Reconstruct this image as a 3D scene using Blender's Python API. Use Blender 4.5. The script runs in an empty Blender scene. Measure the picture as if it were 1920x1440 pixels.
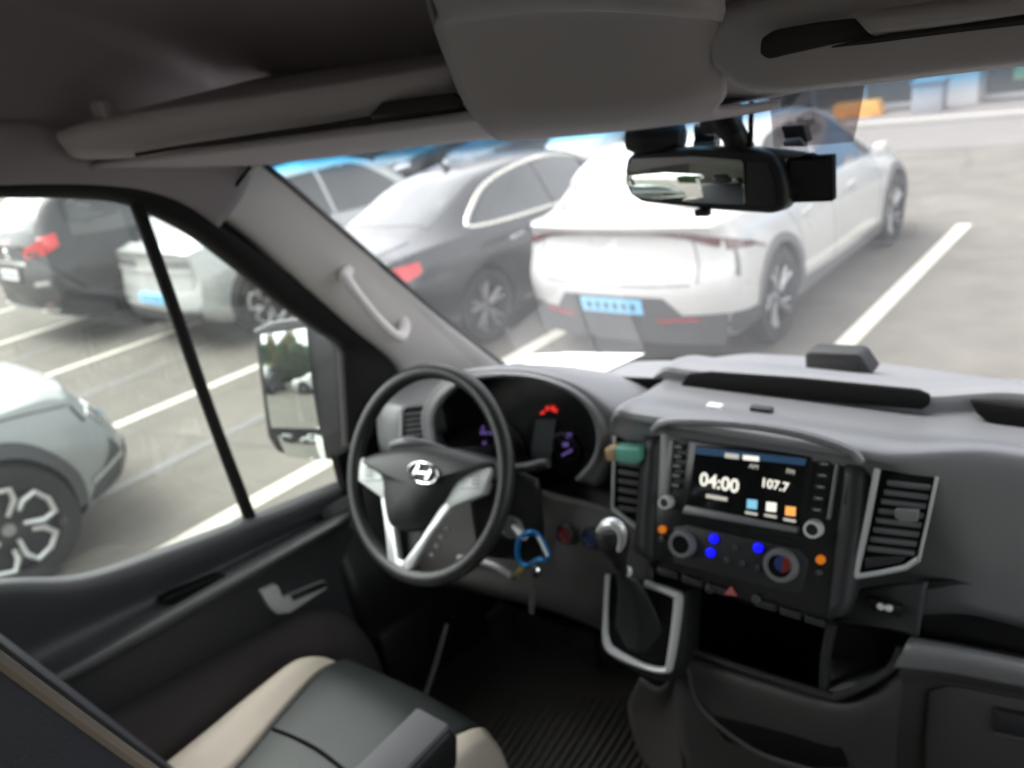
import bpy, bmesh, math, random
import numpy as np
from mathutils import Vector, Matrix
random.seed(7)
R = math.radians
sc = bpy.context.scene
col = sc.collection

# ------------------------------------------------------------------ camera
CAM = np.array([0.43, 0.0, 2.28])          # between the front seats, held high
FPX = 1450.0
YAW, PITCH, ROLL = R(41.0), R(21.6), R(9.0)
def _pose():
    cy, sy, cp, sp = math.cos(YAW), math.sin(YAW), math.cos(PITCH), math.sin(PITCH)
    F = np.array([-sy*cp, cy*cp, -sp]); r0 = np.array([cy, sy, 0.0]); d0 = np.cross(F, r0)
    cr, sr = math.cos(ROLL), math.sin(ROLL)
    return cr*r0 + sr*d0, -sr*r0 + cr*d0, F
CR, CD, CF = _pose()
cam = bpy.data.cameras.new('camera')
cam.sensor_width = 36.0; cam.lens = FPX/1920*36.0
cam.clip_start = 0.02; cam.clip_end = 2000
cam.dof.use_dof = True; cam.dof.focus_distance = 0.52; cam.dof.aperture_fstop = 6.0
cob = bpy.data.objects.new('camera', cam); col.objects.link(cob)
mw = Matrix.Identity(4)
for i in range(3):
    mw[i][0], mw[i][1], mw[i][2], mw[i][3] = CR[i], -CD[i], -CF[i], CAM[i]
cob.matrix_world = mw
sc.camera = cob

# ------------------------------------------------------------------ overcast sky and weak, very soft sun
w = bpy.data.worlds.new('World'); sc.world = w; w.use_nodes = True
nt = w.node_tree; nt.nodes.clear()
sky = nt.nodes.new('ShaderNodeTexSky'); sky.sky_type = 'NISHITA'; sky.sun_disc = False
SUN_EL, SUN_AZ = R(58), R(250)
sky.sun_elevation = SUN_EL; sky.sun_rotation = SUN_AZ
sky.dust_density = 3.0; sky.air_density = 1.0
hs = nt.nodes.new('ShaderNodeHueSaturation'); hs.inputs['Saturation'].default_value = 0.12
bg = nt.nodes.new('ShaderNodeBackground'); bg.inputs['Strength'].default_value = 0.15
wo = nt.nodes.new('ShaderNodeOutputWorld')
nt.links.new(sky.outputs[0], hs.inputs['Color']); nt.links.new(hs.outputs[0], bg.inputs['Color']); nt.links.new(bg.outputs[0], wo.inputs['Surface'])
sl = bpy.data.lights.new('sun', 'SUN'); sl.energy = 0.6; sl.angle = R(60); sl.color = (1.0, 0.97, 0.92)
so = bpy.data.objects.new('sun', sl); col.objects.link(so)
sd = Vector((math.sin(SUN_AZ)*math.cos(SUN_EL), math.cos(SUN_AZ)*math.cos(SUN_EL), math.sin(SUN_EL)))
so.rotation_euler = sd.to_track_quat('Z', 'Y').to_euler(); so.location = (0, 0, 30)
vs = sc.view_settings
sc.display_settings.display_device = 'sRGB'
vs.view_transform = 'Standard'; vs.look = 'None'; vs.gamma = 1.0; vs.exposure = 2.25; vs.use_curve_mapping = False
cy_ = sc.cycles
cy_.use_denoising = True; cy_.max_bounces = 10; cy_.diffuse_bounces = 5; cy_.glossy_bounces = 5
cy_.transparent_max_bounces = 24; cy_.transmission_bounces = 6
cy_.sample_clamp_indirect = 6.0; cy_.caustics_reflective = False; cy_.caustics_refractive = False

# ------------------------------------------------------------------ ray helpers: a sight line met with a real plane of the van or the lot
def ray(px, py):
    return CR*((px-960)/FPX) + CD*((py-720)/FPX) + CF
def P(px, py, x=None, y=None, z=None):
    d = ray(px, py)
    t = (x-CAM[0])/d[0] if x is not None else (y-CAM[1])/d[1] if y is not None else (z-CAM[2])/d[2]
    return CAM + d*t
def PP(px, py, p0, n, e=0.0):
    d = ray(px, py); n = np.array(n, float); n /= np.linalg.norm(n)
    return CAM + d*(np.dot(np.array(p0)-n*e-CAM, n)/np.dot(d, n))

# ------------------------------------------------------------------ materials
def newmat(name):
    m = bpy.data.materials.new(name); m.use_nodes = True
    return m, m.node_tree, m.node_tree.nodes['Principled BSDF']
def mat(name, c, rough=0.5, metal=0.0, spec=0.5, coat=0.0, var=0.12, vscale=6.0, bump=0.0, bscale=300.0, emit=None, estr=0.0, rvar=0.08, sheen=0.0):
    m, t, b = newmat(name)
    b.inputs['Roughness'].default_value = rough; b.inputs['Metallic'].default_value = metal
    b.inputs['Specular IOR Level'].default_value = spec; b.inputs['Coat Weight'].default_value = coat
    b.inputs['Coat Roughness'].default_value = 0.04
    b.inputs['Sheen Weight'].default_value = sheen
    tc = t.nodes.new('ShaderNodeTexCoord')
    if var > 0:
        n = t.nodes.new('ShaderNodeTexNoise'); n.inputs['Scale'].default_value = vscale; n.inputs['Detail'].default_value = 5
        t.links.new(tc.outputs['Object'], n.inputs['Vector'])
        mx = t.nodes.new('ShaderNodeMix'); mx.data_type = 'RGBA'
        mx.inputs[6].default_value = tuple(v*(1-var) for v in c)+(1,); mx.inputs[7].default_value = tuple(min(1, v*(1+var)) for v in c)+(1,)
        t.links.new(n.outputs['Fac'], mx.inputs[0]); t.links.new(mx.outputs[2], b.inputs['Base Color'])
        mr = t.nodes.new('ShaderNodeMapRange'); mr.inputs['To Min'].default_value = max(0, rough-rvar); mr.inputs['To Max'].default_value = min(1, rough+rvar)
        t.links.new(n.outputs['Fac'], mr.inputs['Value']); t.links.new(mr.outputs[0], b.inputs['Roughness'])
    else:
        b.inputs['Base Color'].default_value = tuple(c)+(1,)
    if bump > 0:
        n2 = t.nodes.new('ShaderNodeTexNoise'); n2.inputs['Scale'].default_value = bscale; n2.inputs['Detail'].default_value = 3
        t.links.new(tc.outputs['Object'], n2.inputs['Vector'])
        bp = t.nodes.new('ShaderNodeBump'); bp.inputs['Strength'].default_value = bump; bp.inputs['Distance'].default_value = 0.002
        t.links.new(n2.outputs['Fac'], bp.inputs['Height']); t.links.new(bp.outputs[0], b.inputs['Normal'])
    if emit:
        b.inputs['Emission Color'].default_value = tuple(emit)+(1,); b.inputs['Emission Strength'].default_value = estr
    return m
def clear_glass(name, tint=(0.93, 0.97, 0.95), band=None, base=0.05, rough=0.0, dust_glare=0.0):
    """thin sheet: Schlick mix of straight transmission and a mirror reflection; band = (z0, z1, colour) shade strip in the glass"""
    m = bpy.data.materials.new(name); m.use_nodes = True; t = m.node_tree; t.nodes.clear()
    o = t.nodes.new('ShaderNodeOutputMaterial'); mx = t.nodes.new('ShaderNodeMixShader')
    tr = t.nodes.new('ShaderNodeBsdfTransparent'); gl = t.nodes.new('ShaderNodeBsdfGlossy'); gl.inputs['Roughness'].default_value = rough
    lw = t.nodes.new('ShaderNodeLayerWeight'); lw.inputs['Blend'].default_value = 0.5
    pw = t.nodes.new('ShaderNodeMath'); pw.operation = 'POWER'; pw.inputs[1].default_value = 5
    ml = t.nodes.new('ShaderNodeMath'); ml.operation = 'MULTIPLY_ADD'; ml.inputs[1].default_value = 1-base; ml.inputs[2].default_value = base
    t.links.new(lw.outputs['Facing'], pw.inputs[0]); t.links.new(pw.outputs[0], ml.inputs[0])
    t.links.new(ml.outputs[0], mx.inputs['Fac']); t.links.new(tr.outputs[0], mx.inputs[1]); t.links.new(gl.outputs[0], mx.inputs[2])
    t.links.new(mx.outputs[0], o.inputs['Surface'])
    if dust_glare:                                                     # dirt plus glare veil on the glass, put in as translucent haze
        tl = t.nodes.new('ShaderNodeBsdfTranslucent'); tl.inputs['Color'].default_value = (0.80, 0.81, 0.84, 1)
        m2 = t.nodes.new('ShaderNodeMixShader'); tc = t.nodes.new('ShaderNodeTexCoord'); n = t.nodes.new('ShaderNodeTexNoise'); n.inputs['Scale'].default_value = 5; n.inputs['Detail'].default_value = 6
        t.links.new(tc.outputs['Object'], n.inputs['Vector']); mr0 = t.nodes.new('ShaderNodeMapRange'); mr0.inputs['From Min'].default_value = 0.3; mr0.inputs['From Max'].default_value = 0.7; mr0.inputs['To Min'].default_value = dust_glare*0.8; mr0.inputs['To Max'].default_value = dust_glare*1.2
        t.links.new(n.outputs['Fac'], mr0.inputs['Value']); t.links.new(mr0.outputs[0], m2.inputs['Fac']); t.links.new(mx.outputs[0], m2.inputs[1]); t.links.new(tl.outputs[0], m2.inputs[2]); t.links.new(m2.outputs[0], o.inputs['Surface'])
    tr.inputs['Color'].default_value = tuple(tint)+(1,)
    if band:
        z0, z1, bc = band
        ge = t.nodes.new('ShaderNodeNewGeometry'); sp = t.nodes.new('ShaderNodeSeparateXYZ'); t.links.new(ge.outputs['Position'], sp.inputs[0])
        mr = t.nodes.new('ShaderNodeMapRange'); mr.interpolation_type = 'SMOOTHSTEP'
        sh = t.nodes.new('ShaderNodeMapRange'); sh.interpolation_type = 'SMOOTHSTEP'; sh.inputs['From Min'].default_value = -0.25; sh.inputs['From Max'].default_value = 0.35; sh.inputs['To Max'].default_value = 0.03
        t.links.new(sp.outputs['X'], sh.inputs['Value']); zz = t.nodes.new('ShaderNodeMath'); zz.operation = 'SUBTRACT'; t.links.new(sp.outputs['Z'], zz.inputs[0]); t.links.new(sh.outputs[0], zz.inputs[1])
        mr.inputs['From Min'].default_value = z0; mr.inputs['From Max'].default_value = z1
        t.links.new(zz.outputs[0], mr.inputs['Value'])
        cm = t.nodes.new('ShaderNodeMix'); cm.data_type = 'RGBA'; cm.inputs[6].default_value = tuple(tint)+(1,); cm.inputs[7].default_value = tuple(bc)+(1,)
        t.links.new(mr.outputs[0], cm.inputs[0]); t.links.new(cm.outputs[2], tr.inputs['Color'])
    return m

M = {}
M['dash'] = mat('dash_plastic', (0.19, 0.19, 0.20), 0.38, spec=0.85, bump=0.06, bscale=900, vscale=3)
M['dash_dark'] = mat('dash_dark_plastic', (0.026, 0.026, 0.029), 0.48, bump=0.12, bscale=900, vscale=3)
M['lower'] = mat('lower_dash_plastic', (0.058, 0.053, 0.053), 0.55, bump=0.15, bscale=900, vscale=3)
M['black'] = mat('black_plastic', (0.012, 0.012, 0.013), 0.45, vscale=4)
M['void'] = mat('black_recess', (0.008, 0.008, 0.008), 0.9, spec=0.1)  # dead black, also used to draw the shade inside slots and recesses
M['gloss'] = mat('black_gloss_panel', (0.010, 0.010, 0.011), 0.28, vscale=3)
M['shade'] = mat('recess_shade_grey', (0.05, 0.045, 0.045), 0.9, spec=0.1)  # flat grey holding the shade of finger recesses and grooves
M['rubber'] = mat('black_rubber_seal', (0.016, 0.015, 0.015), 0.75, spec=0.25)
M['silver'] = mat('satin_silver_trim', (0.78, 0.79, 0.80), 0.36, metal=0.55, var=0.05)
M['silverpad'] = mat('silver_painted_switch', (0.74, 0.77, 0.75), 0.45, metal=0.15, var=0.05)
M['chrome'] = mat('chrome', (0.85, 0.86, 0.87), 0.12, metal=1.0, var=0.03)
M['leather'] = mat('black_leather', (0.017, 0.020, 0.021), 0.42, bump=0.18, bscale=260, vscale=5)
M['leather_wheel'] = mat('wheel_leather', (0.020, 0.021, 0.021), 0.38, bump=0.3, bscale=400)
M['cream'] = mat('cream_leather', (0.46, 0.40, 0.34), 0.5, bump=0.2, bscale=260, vscale=5)
M['seatback'] = mat('seatback_vinyl', (0.040, 0.040, 0.050), 0.5, bump=0.4, bscale=300, vscale=2.5)
M['piping'] = mat('beige_piping', (0.24, 0.19, 0.15), 0.6, bump=0.3)
M['pillar'] = mat('grey_pillar_trim', (0.72, 0.685, 0.665), 0.65, bump=0.2, bscale=700, vscale=2)
M['headliner'] = mat('headliner_fabric', (0.40, 0.357, 0.372), 0.95, spec=0.1, bump=0.5, bscale=500, vscale=2, sheen=0.1)
M['shelf'] = mat('overhead_trim', (0.45, 0.408, 0.422), 0.7, bump=0.2, bscale=700, vscale=2)
M['pale'] = mat('pale_rear_headliner', (0.72, 0.73, 0.68), 0.9, spec=0.2, bump=0.2, vscale=1)
M['carpet'] = mat('floor_rubber', (0.022, 0.019, 0.017), 0.8, bump=0.7, bscale=150, var=0.4, vscale=14)
M['doorfab'] = mat('door_pocket_fabric', (0.070, 0.060, 0.060), 0.9, bump=0.5, bscale=500, vscale=2)
M['doorplastic'] = mat('door_plastic', (0.045, 0.046, 0.049), 0.45, bump=0.15, bscale=800, vscale=2)
M['glass'] = clear_glass('side_window_glass', (0.92, 0.95, 0.925), dust_glare=0.008)
M['rearglass'] = clear_glass('darkened_rear_glass', (0.33, 0.35, 0.34))  # tint added to the unseen rear windows to cut light on the dash
M['wind'] = clear_glass('windscreen_glass', (0.95, 0.96, 0.955), band=(2.150, 2.186, (0.07, 0.40, 0.66)), base=0.06, dust_glare=0.042)
M['mirror'] = mat('mirror_silver', (0.70, 0.74, 0.71), 0.02, metal=1.0, var=0)
M['paper'] = mat('white_paper', (0.86, 0.88, 0.90), 0.8, var=0.03)
M['lcd'] = mat('lcd_glass', (0.006, 0.007, 0.007), 0.12, var=0)
M['lcdoff'] = mat('grey_lcd', (0.07, 0.075, 0.08), 0.3, var=0)
def em(name, c, s): return mat(name, (0.02, 0.02, 0.02), 0.5, emit=c, estr=s, var=0)
M['e_white'] = em('lit_white', (1.0, 0.97, 0.85), 0.24)
M['e_dim'] = em('lit_dim_white', (1.0, 0.97, 0.85), 0.118)
M['e_mark'] = em('lit_legend', (0.85, 0.9, 0.95), 0.025)
M['e_blue'] = em('lit_blue', (0.0, 0.0, 1.0), 0.315)
M['e_orange'] = em('lit_orange', (1.0, 0.25, 0.0), 0.11)
M['e_icon_o'] = em('lit_icon_orange', (1.0, 0.42, 0.10), 0.252)
M['e_icon_b'] = em('lit_icon_blue', (0.25, 0.62, 0.85), 0.210)
M['e_band'] = em('lit_header_band', (0.05, 0.20, 0.45), 0.042)
M['e_purple'] = em('lit_purple', (0.35, 0.22, 0.85), 0.050)
M['e_red'] = em('lit_red', (1.0, 0.03, 0.02), 0.189)
M['key_blue'] = mat('blue_carabiner', (0.01, 0.16, 0.42), 0.3, metal=0.3)
M['brass'] = mat('brass', (0.45, 0.36, 0.14), 0.35, metal=0.9)
M['mint'] = mat('mint_plastic', (0.16, 0.46, 0.36), 0.4)
M['tan'] = mat('tan_plastic', (0.48, 0.36, 0.20), 0.5)
M['red_c'] = mat('dark_red_plastic', (0.20, 0.02, 0.02), 0.4)
M['blue_c'] = mat('dark_blue_plastic', (0.02, 0.05, 0.16), 0.4)
M['pinktri'] = mat('hazard_red', (0.45, 0.12, 0.12), 0.4)

# ------------------------------------------------------------------ mesh helpers
def link(me, name, m, parent=None, smooth=True, label=None, kind=None):
    o = bpy.data.objects.new(name, me); col.objects.link(o)
    if m is not None and not me.materials:
        me.materials.append(m)
    if smooth:
        me.polygons.foreach_set('use_smooth', [True]*len(me.polygons))
        try: me.set_sharp_from_angle(angle=R(38))
        except Exception: pass
    if parent is not None:
        o.parent = parent
    if label: o['label'] = label
    if kind: o['kind'] = kind
    return o
def mesh(name, V, F, m, parent=None, smooth=True, fix=True, **k):
    me = bpy.data.meshes.new(name)
    me.from_pydata([tuple(float(c) for c in v) for v in V], [], F); me.update()
    if fix:
        bm = bmesh.new(); bm.from_mesh(me)
        bmesh.ops.remove_doubles(bm, verts=bm.verts, dist=1e-5)
        bmesh.ops.recalc_face_normals(bm, faces=bm.faces)
        bm.to_mesh(me); bm.free()
    return link(me, name, m, parent, smooth, **k)
def empty(name, loc=(0, 0, 0), label=None, cat=None, group=None):
    o = bpy.data.objects.new(name, None); col.objects.link(o); o.location = loc
    o.empty_display_size = 0.1
    tag(o, label, cat, group); return o
def tag(o, label=None, cat=None, group=None, kind=None):
    if label: o['label'] = label
    if cat: o['category'] = cat
    if group: o['group'] = group
    if kind: o['kind'] = kind
    return o
def cat_rom(pts, n):
    """Catmull-Rom resample of an open polyline to n points"""
    p = np.array(pts, float); k = len(p)
    if k == 2: return np.array([p[0]+(p[1]-p[0])*t for t in np.linspace(0, 1, n)])
    q = np.vstack([2*p[0]-p[1], p, 2*p[-1]-p[-2]]); out = []
    for t in np.linspace(0, k-1-1e-9, n):
        i = int(t); u = t-i; a, b, c, d = q[i], q[i+1], q[i+2], q[i+3]
        out.append(0.5*((2*b)+(-a+c)*u+(2*a-5*b+4*c-d)*u*u+(-a+3*b-3*c+d)*u**3))
    return np.array(out)
def closed_rom(pts, n):
    p = np.array(pts, float); k = len(p); out = []
    for t in np.linspace(0, k, n, endpoint=False):
        i = int(t); u = t-i; a, b, c, d = p[(i-1) % k], p[i % k], p[(i+1) % k], p[(i+2) % k]
        out.append(0.5*((2*b)+(-a+c)*u+(2*a-5*b+4*c-d)*u*u+(-a+3*b-3*c+d)*u**3))
    return np.array(out)
def grid_faces(nr, nc, closed_c=False, off=0):
    f = []
    for i in range(nr-1):
        for j in range(nc if closed_c else nc-1):
            a = off+i*nc+j; b = off+i*nc+(j+1) % nc
            f.append((a, b, b+nc, a+nc))
    return f
def sheet(name, rows, m, parent=None, nu=18, nv=14, thick=0.006, lin=False, **k):
    """smooth loft through rows of points, given a thickness"""
    rr = [(np.array([np.array(r, float)[0]+(np.array(r, float)[-1]-np.array(r, float)[0])*t for t in np.linspace(0, 1, nu)]) if len(r) == 2 else cat_rom(r, nu)) for r in rows]
    if not lin and len(rr) > 2:
        cols = [cat_rom([r[j] for r in rr], nv) for j in range(nu)]
        rr = [np.array([c[i] for c in cols]) for i in range(nv)]
    V = [tuple(v) for r in rr for v in r]
    o = mesh(name, V, grid_faces(len(rr), nu), m, parent, **k)
    if thick:
        s = o.modifiers.new('thick', 'SOLIDIFY'); s.thickness = thick; s.offset = 0
    return o
def tube(name, path, r, m, parent=None, n=10, closed=False, smooth_path=0, caps=True, **k):
    p = np.array(path, float)
    if smooth_path: p = closed_rom(p, smooth_path) if closed else cat_rom(p, smooth_path)
    rad = np.full(len(p), r) if np.isscalar(r) else np.interp(np.linspace(0, 1, len(p)), np.linspace(0, 1, len(r)), r)
    V, F = [], []; up = None
    for i in range(len(p)):
        a = p[i-1] if (closed or i > 0) else p[i]; b = p[(i+1) % len(p)] if (closed or i < len(p)-1) else p[i]
        t = b-a; t /= (np.linalg.norm(t)+1e-12)
        if up is None:
            up = np.cross(t, [0, 0, 1.0]); up = up if np.linalg.norm(up) > 0.1 else np.cross(t, [1.0, 0, 0])
        up = up-t*np.dot(up, t); up /= np.linalg.norm(up); w_ = np.cross(t, up)
        for j in range(n):
            an = 2*math.pi*j/n; V.append(p[i]+rad[i]*(math.cos(an)*up+math.sin(an)*w_))
    F = grid_faces(len(p), n, True)
    if closed:
        # join last ring to first with the best rotation
        L = (len(p)-1)*n; best = min(range(n), key=lambda s: sum(np.linalg.norm(V[L+j]-V[(j+s) % n]) for j in range(n)))
        for j in range(n): F.append((L+j, L+(j+1) % n, (j+1+best) % n, (j+best) % n))
    elif caps:
        F.append(tuple(range(n))); F.append(tuple(len(V)-n+j for j in range(n)))
    return mesh(name, V, F, m, parent, **k)
def slab(name, pts, vec, m, parent=None, bev=0.0, seg=2, **k):
    """polygon outline pushed along vec: a solid plate with rounded edges"""
    p = [np.array(q, float) for q in pts]; v = np.array(vec, float); n = len(p)
    V = p+[q+v for q in p]; F = [tuple(range(n)), tuple(range(2*n-1, n-1, -1))]+[(i, (i+1) % n, n+(i+1) % n, n+i) for i in range(n)]
    me = bpy.data.meshes.new(name); me.from_pydata([tuple(x) for x in V], [], F); me.update()
    bm = bmesh.new(); bm.from_mesh(me); bmesh.ops.recalc_face_normals(bm, faces=bm.faces)
    if bev > 0:
        bmesh.ops.bevel(bm, geom=list(bm.edges), offset=bev, segments=seg, affect='EDGES', profile=0.5, clamp_overlap=True)
    bm.to_mesh(me); bm.free()
    return link(me, name, m, parent, **k)
def frame_from(n, up=(0, 0, 1)):
    n = np.array(n, float); n /= np.linalg.norm(n); u = np.cross(up, n); u /= np.linalg.norm(u); return u, np.cross(n, u), n
def rbox(name, c, size, m, parent=None, axes=None, bev=0.004, seg=2, **k):
    ax = axes if axes is not None else (np.array([1., 0, 0]), np.array([0, 1., 0]), np.array([0, 0, 1.]))
    c = np.array(c, float); h = [s/2 for s in size]
    p = [c+ax[0]*a*h[0]+ax[1]*b*h[1]-ax[2]*h[2] for a, b in ((-1, -1), (1, -1), (1, 1), (-1, 1))]
    return slab(name, p, ax[2]*size[2], m, parent, bev, seg, **k)
def lathe(name, prof, c, axis, m, parent=None, n=32, cap=True, **k):
    """prof: (radius, height along axis)"""
    u, v, a = frame_from(axis, (0, 0, 1) if abs(axis[2]) < 0.9 else (1, 0, 0)); c = np.array(c, float); V = []
    for r, h in prof:
        for j in range(n):
            t = 2*math.pi*j/n; V.append(c+a*h+r*(math.cos(t)*u+math.sin(t)*v))
    F = grid_faces(len(prof), n, True)
    if cap and prof[0][0] > 1e-6: F.append(tuple(range(n)))
    if cap and prof[-1][0] > 1e-6: F.append(tuple(len(V)-n+j for j in range(n)))
    return mesh(name, V, F, m, parent, **k)
def text_mesh(name, s, c, u, v, h, m, parent=None, lift=0.0, bold=0.0):
    """flat lettering centred at c, u to the right, v upwards, letter height h"""
    cu = bpy.data.curves.new(name, 'FONT'); cu.body = s; cu.size = h/0.7; cu.align_x = 'CENTER'; cu.align_y = 'CENTER'; cu.extrude = 0.0004; cu.offset = bold
    t = bpy.data.objects.new(name, cu); col.objects.link(t)
    me = bpy.data.meshes.new_from_object(t.evaluated_get(bpy.context.evaluated_depsgraph_get()))
    bpy.data.objects.remove(t); bpy.data.curves.remove(cu)
    u = Vector(u).normalized(); v = Vector(v).normalized(); n = u.cross(v)
    mt = Matrix(((u.x, v.x, n.x, c[0]+n.x*lift), (u.y, v.y, n.y, c[1]+n.y*lift), (u.z, v.z, n.z, c[2]+n.z*lift), (0, 0, 0, 1)))
    me.transform(mt); me.materials.clear()
    return link(me, name, m, parent, smooth=False)
def copy_tree(o, parent=None):
    c = o.copy(); col.objects.link(c); c.parent = parent
    for ch in list(o.children): copy_tree(ch, c)
    return c
# ------------------------------------------------------------------ the car park (its rows run 1.9 degrees off the van's axis)
LOT_A = R(-1.9); _ca, _sa = math.cos(LOT_A), math.sin(LOT_A)
def LT(x, y, z=0.0): return np.array([0.43+_ca*x-_sa*y, _sa*x+_ca*y, z])
def asphalt():
    m, t, b = newmat('worn_asphalt'); tc = t.nodes.new('ShaderNodeTexCoord')
    def noise(s, d, r=0.55):
        n = t.nodes.new('ShaderNodeTexNoise'); n.inputs['Scale'].default_value = s; n.inputs['Detail'].default_value = d; n.inputs['Roughness'].default_value = r
        t.links.new(tc.outputs['Object'], n.inputs['Vector']); return n
    big, mid, fine = noise(0.18, 4), noise(1.6, 6, 0.65), noise(95, 4, 0.8)
    cr = t.nodes.new('ShaderNodeValToRGB'); cr.color_ramp.elements[0].color = (0.112, 0.101, 0.088, 1); cr.color_ramp.elements[1].color = (0.186, 0.170, 0.149, 1)
    cr.color_ramp.elements[0].position = 0.36; cr.color_ramp.elements[1].position = 0.64
    a = t.nodes.new('ShaderNodeMath'); a.operation = 'MULTIPLY_ADD'; a.inputs[1].default_value = 0.5; t.links.new(big.outputs['Fac'], a.inputs[0])
    b2 = t.nodes.new('ShaderNodeMath'); b2.operation = 'MULTIPLY'; b2.inputs[1].default_value = 0.5; t.links.new(mid.outputs['Fac'], b2.inputs[0])
    t.links.new(b2.outputs[0], a.inputs[2]); t.links.new(a.outputs[0], cr.inputs[0])
    mx = t.nodes.new('ShaderNodeMix'); mx.data_type = 'RGBA'; mx.blend_type = 'MULTIPLY'; mx.inputs[0].default_value = 0.8
    fr = t.nodes.new('ShaderNodeMapRange'); fr.inputs['From Min'].default_value = 0.25; fr.inputs['From Max'].default_value = 0.75; fr.inputs['To Min'].default_value = 0.6; fr.inputs['To Max'].default_value = 1.15
    t.links.new(fine.outputs['Fac'], fr.inputs['Value']); t.links.new(cr.outputs[0], mx.inputs[6]); t.links.new(fr.outputs[0], mx.inputs[7])
    # dark oil spots
    vo = t.nodes.new('ShaderNodeTexVoronoi'); vo.inputs['Scale'].default_value = 0.55; t.links.new(tc.outputs['Object'], vo.inputs['Vector'])
    vr = t.nodes.new('ShaderNodeMapRange'); vr.inputs['From Min'].default_value = 0.03; vr.inputs['From Max'].default_value = 0.16; vr.inputs['To Min'].default_value = 0.72; vr.inputs['To Max'].default_value = 1.0
    t.links.new(vo.outputs['Distance'], vr.inputs['Value'])
    m2 = t.nodes.new('ShaderNodeMix'); m2.data_type = 'RGBA'; m2.blend_type = 'MULTIPLY'; m2.inputs[0].default_value = 1.0
    t.links.new(mx.outputs[2], m2.inputs[6]); t.links.new(vr.outputs[0], m2.inputs[7]); t.links.new(m2.outputs[2], b.inputs['Base Color'])
    b.inputs['Roughness'].default_value = 0.85; b.inputs['Specular IOR Level'].default_value = 0.3
    bp = t.nodes.new('ShaderNodeBump'); bp.inputs['Strength'].default_value = 0.5; bp.inputs['Distance'].default_value = 0.01
    t.links.new(fine.outputs['Fac'], bp.inputs['Height']); t.links.new(bp.outputs[0], b.inputs['Normal'])
    return m
def paint_line(name, c, bare, thr):
    m, t, b = newmat(name); tc = t.nodes.new('ShaderNodeTexCoord'); n = t.nodes.new('ShaderNodeTexNoise'); n.inputs['Scale'].default_value = 22; n.inputs['Detail'].default_value = 8; n.inputs['Roughness'].default_value = 0.75
    t.links.new(tc.outputs['Object'], n.inputs['Vector'])
    mr = t.nodes.new('ShaderNodeMapRange'); mr.inputs['From Min'].default_value = thr-0.06; mr.inputs['From Max'].default_value = thr+0.06
    t.links.new(n.outputs['Fac'], mr.inputs['Value'])
    mx = t.nodes.new('ShaderNodeMix'); mx.data_type = 'RGBA'; mx.inputs[6].default_value = tuple(c)+(1,); mx.inputs[7].default_value = tuple(bare)+(1,)
    t.links.new(mr.outputs[0], mx.inputs[0]); t.links.new(mx.outputs[2], b.inputs['Base Color']); b.inputs['Roughness'].default_value = 0.7
    return m
M['asphalt'] = asphalt()
M['line'] = paint_line('white_road_paint', (0.52, 0.50, 0.43), (0.28, 0.27, 0.24), 0.60)
M['oldline'] = paint_line('faded_blue_grey_paint', (0.145, 0.150, 0.162), (0.148, 0.139, 0.126), 0.48)
M['paver'] = mat('pinkish_pavement', (0.155, 0.14, 0.135), 0.85, bump=0.4, bscale=30, vscale=1.5, var=0.15)
M['kerb'] = mat('kerb_concrete', (0.33, 0.32, 0.30), 0.85, bump=0.4, bscale=60, vscale=3)
g = mesh('ground', [(-700, -700, 0), (700, -700, 0), (700, 700, 0), (-700, 700, 0)], [(0, 1, 2, 3)], M['asphalt'], kind='structure')
def strip(name, x0, y0, x1, y1, wd, m, z=0.004):
    a, b = LT(x0, y0, z), LT(x1, y1, z); d = (b-a)/np.linalg.norm(b-a); s = np.array([d[1], -d[0], 0])*wd/2
    return mesh(name, [a-s, a+s, b+s, b-s], [(0, 1, 2, 3)], m, g, smooth=False)
BW = 2.45
strip('parking_line', -1.85, 5.2, -1.85, 9.75, 0.15, M['line'])
strip('parking_line', -1.85, -4.6, -1.85, 1.0, 0.15, M['line'])
strip('parking_line', -4.30, -4.6, -4.30, 5.55, 0.16, M['line'])
for k in range(2, 9):
    strip('parking_line', -1.85-BW*k, -4.6, -1.85-BW*k, 9.7, 0.14, M['line'])
for k in range(1, 6):
    strip('parking_line', -1.85+BW*k, -4.6, -1.85+BW*k, 9.7, 0.14, M['line'])
for k in (1, 2, 3):
    strip('faded_line', -5.55-BW*(k-1)+0.1, 1.2, -5.65-BW*(k-1), 4.9, 0.11, M['oldline'])
def crack(pts, wd, seed):
    r_ = random.Random(seed); p = cat_rom(pts, 40); L, Rr = [], []
    for i, q in enumerate(p):
        d = p[min(i+1, 39)]-p[max(i-1, 0)]; d = d/np.linalg.norm(d); n_ = np.array([-d[1], d[0]]); j = n_*r_.gauss(0, .018); h = wd*(.4+.8*r_.random())/2
        L.append(LT(*(q+j+n_*h), .003)); Rr.append(LT(*(q+j-n_*h), .003))
    return mesh('sealed_crack', L+Rr, [(i, i+1, 41+i, 40+i) for i in range(39)], M['crack'], g, smooth=False, fix=False)
M['crack'] = mat('bitumen_seal', (0.10, 0.095, 0.088), 0.7, var=0.3, vscale=20)
crack([(-1.7, 8.1), (-.9, 8.5), (0.2, 8.6), (2.0, 9.4), (4, 9.3)], .05, 1); crack([(-12, 2.1), (-9, 2.6), (-6.6, 2.3), (-3.4, 2.9), (-1.2, 2.6)], .03, 2); crack([(-3.4, 11.5), (-2.6, 13.2), (-2.9, 15.0)], .04, 3); crack([(-8, 11.2), (-3, 11.6), (4, 11.3), (12, 11.9)], .04, 4)
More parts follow.
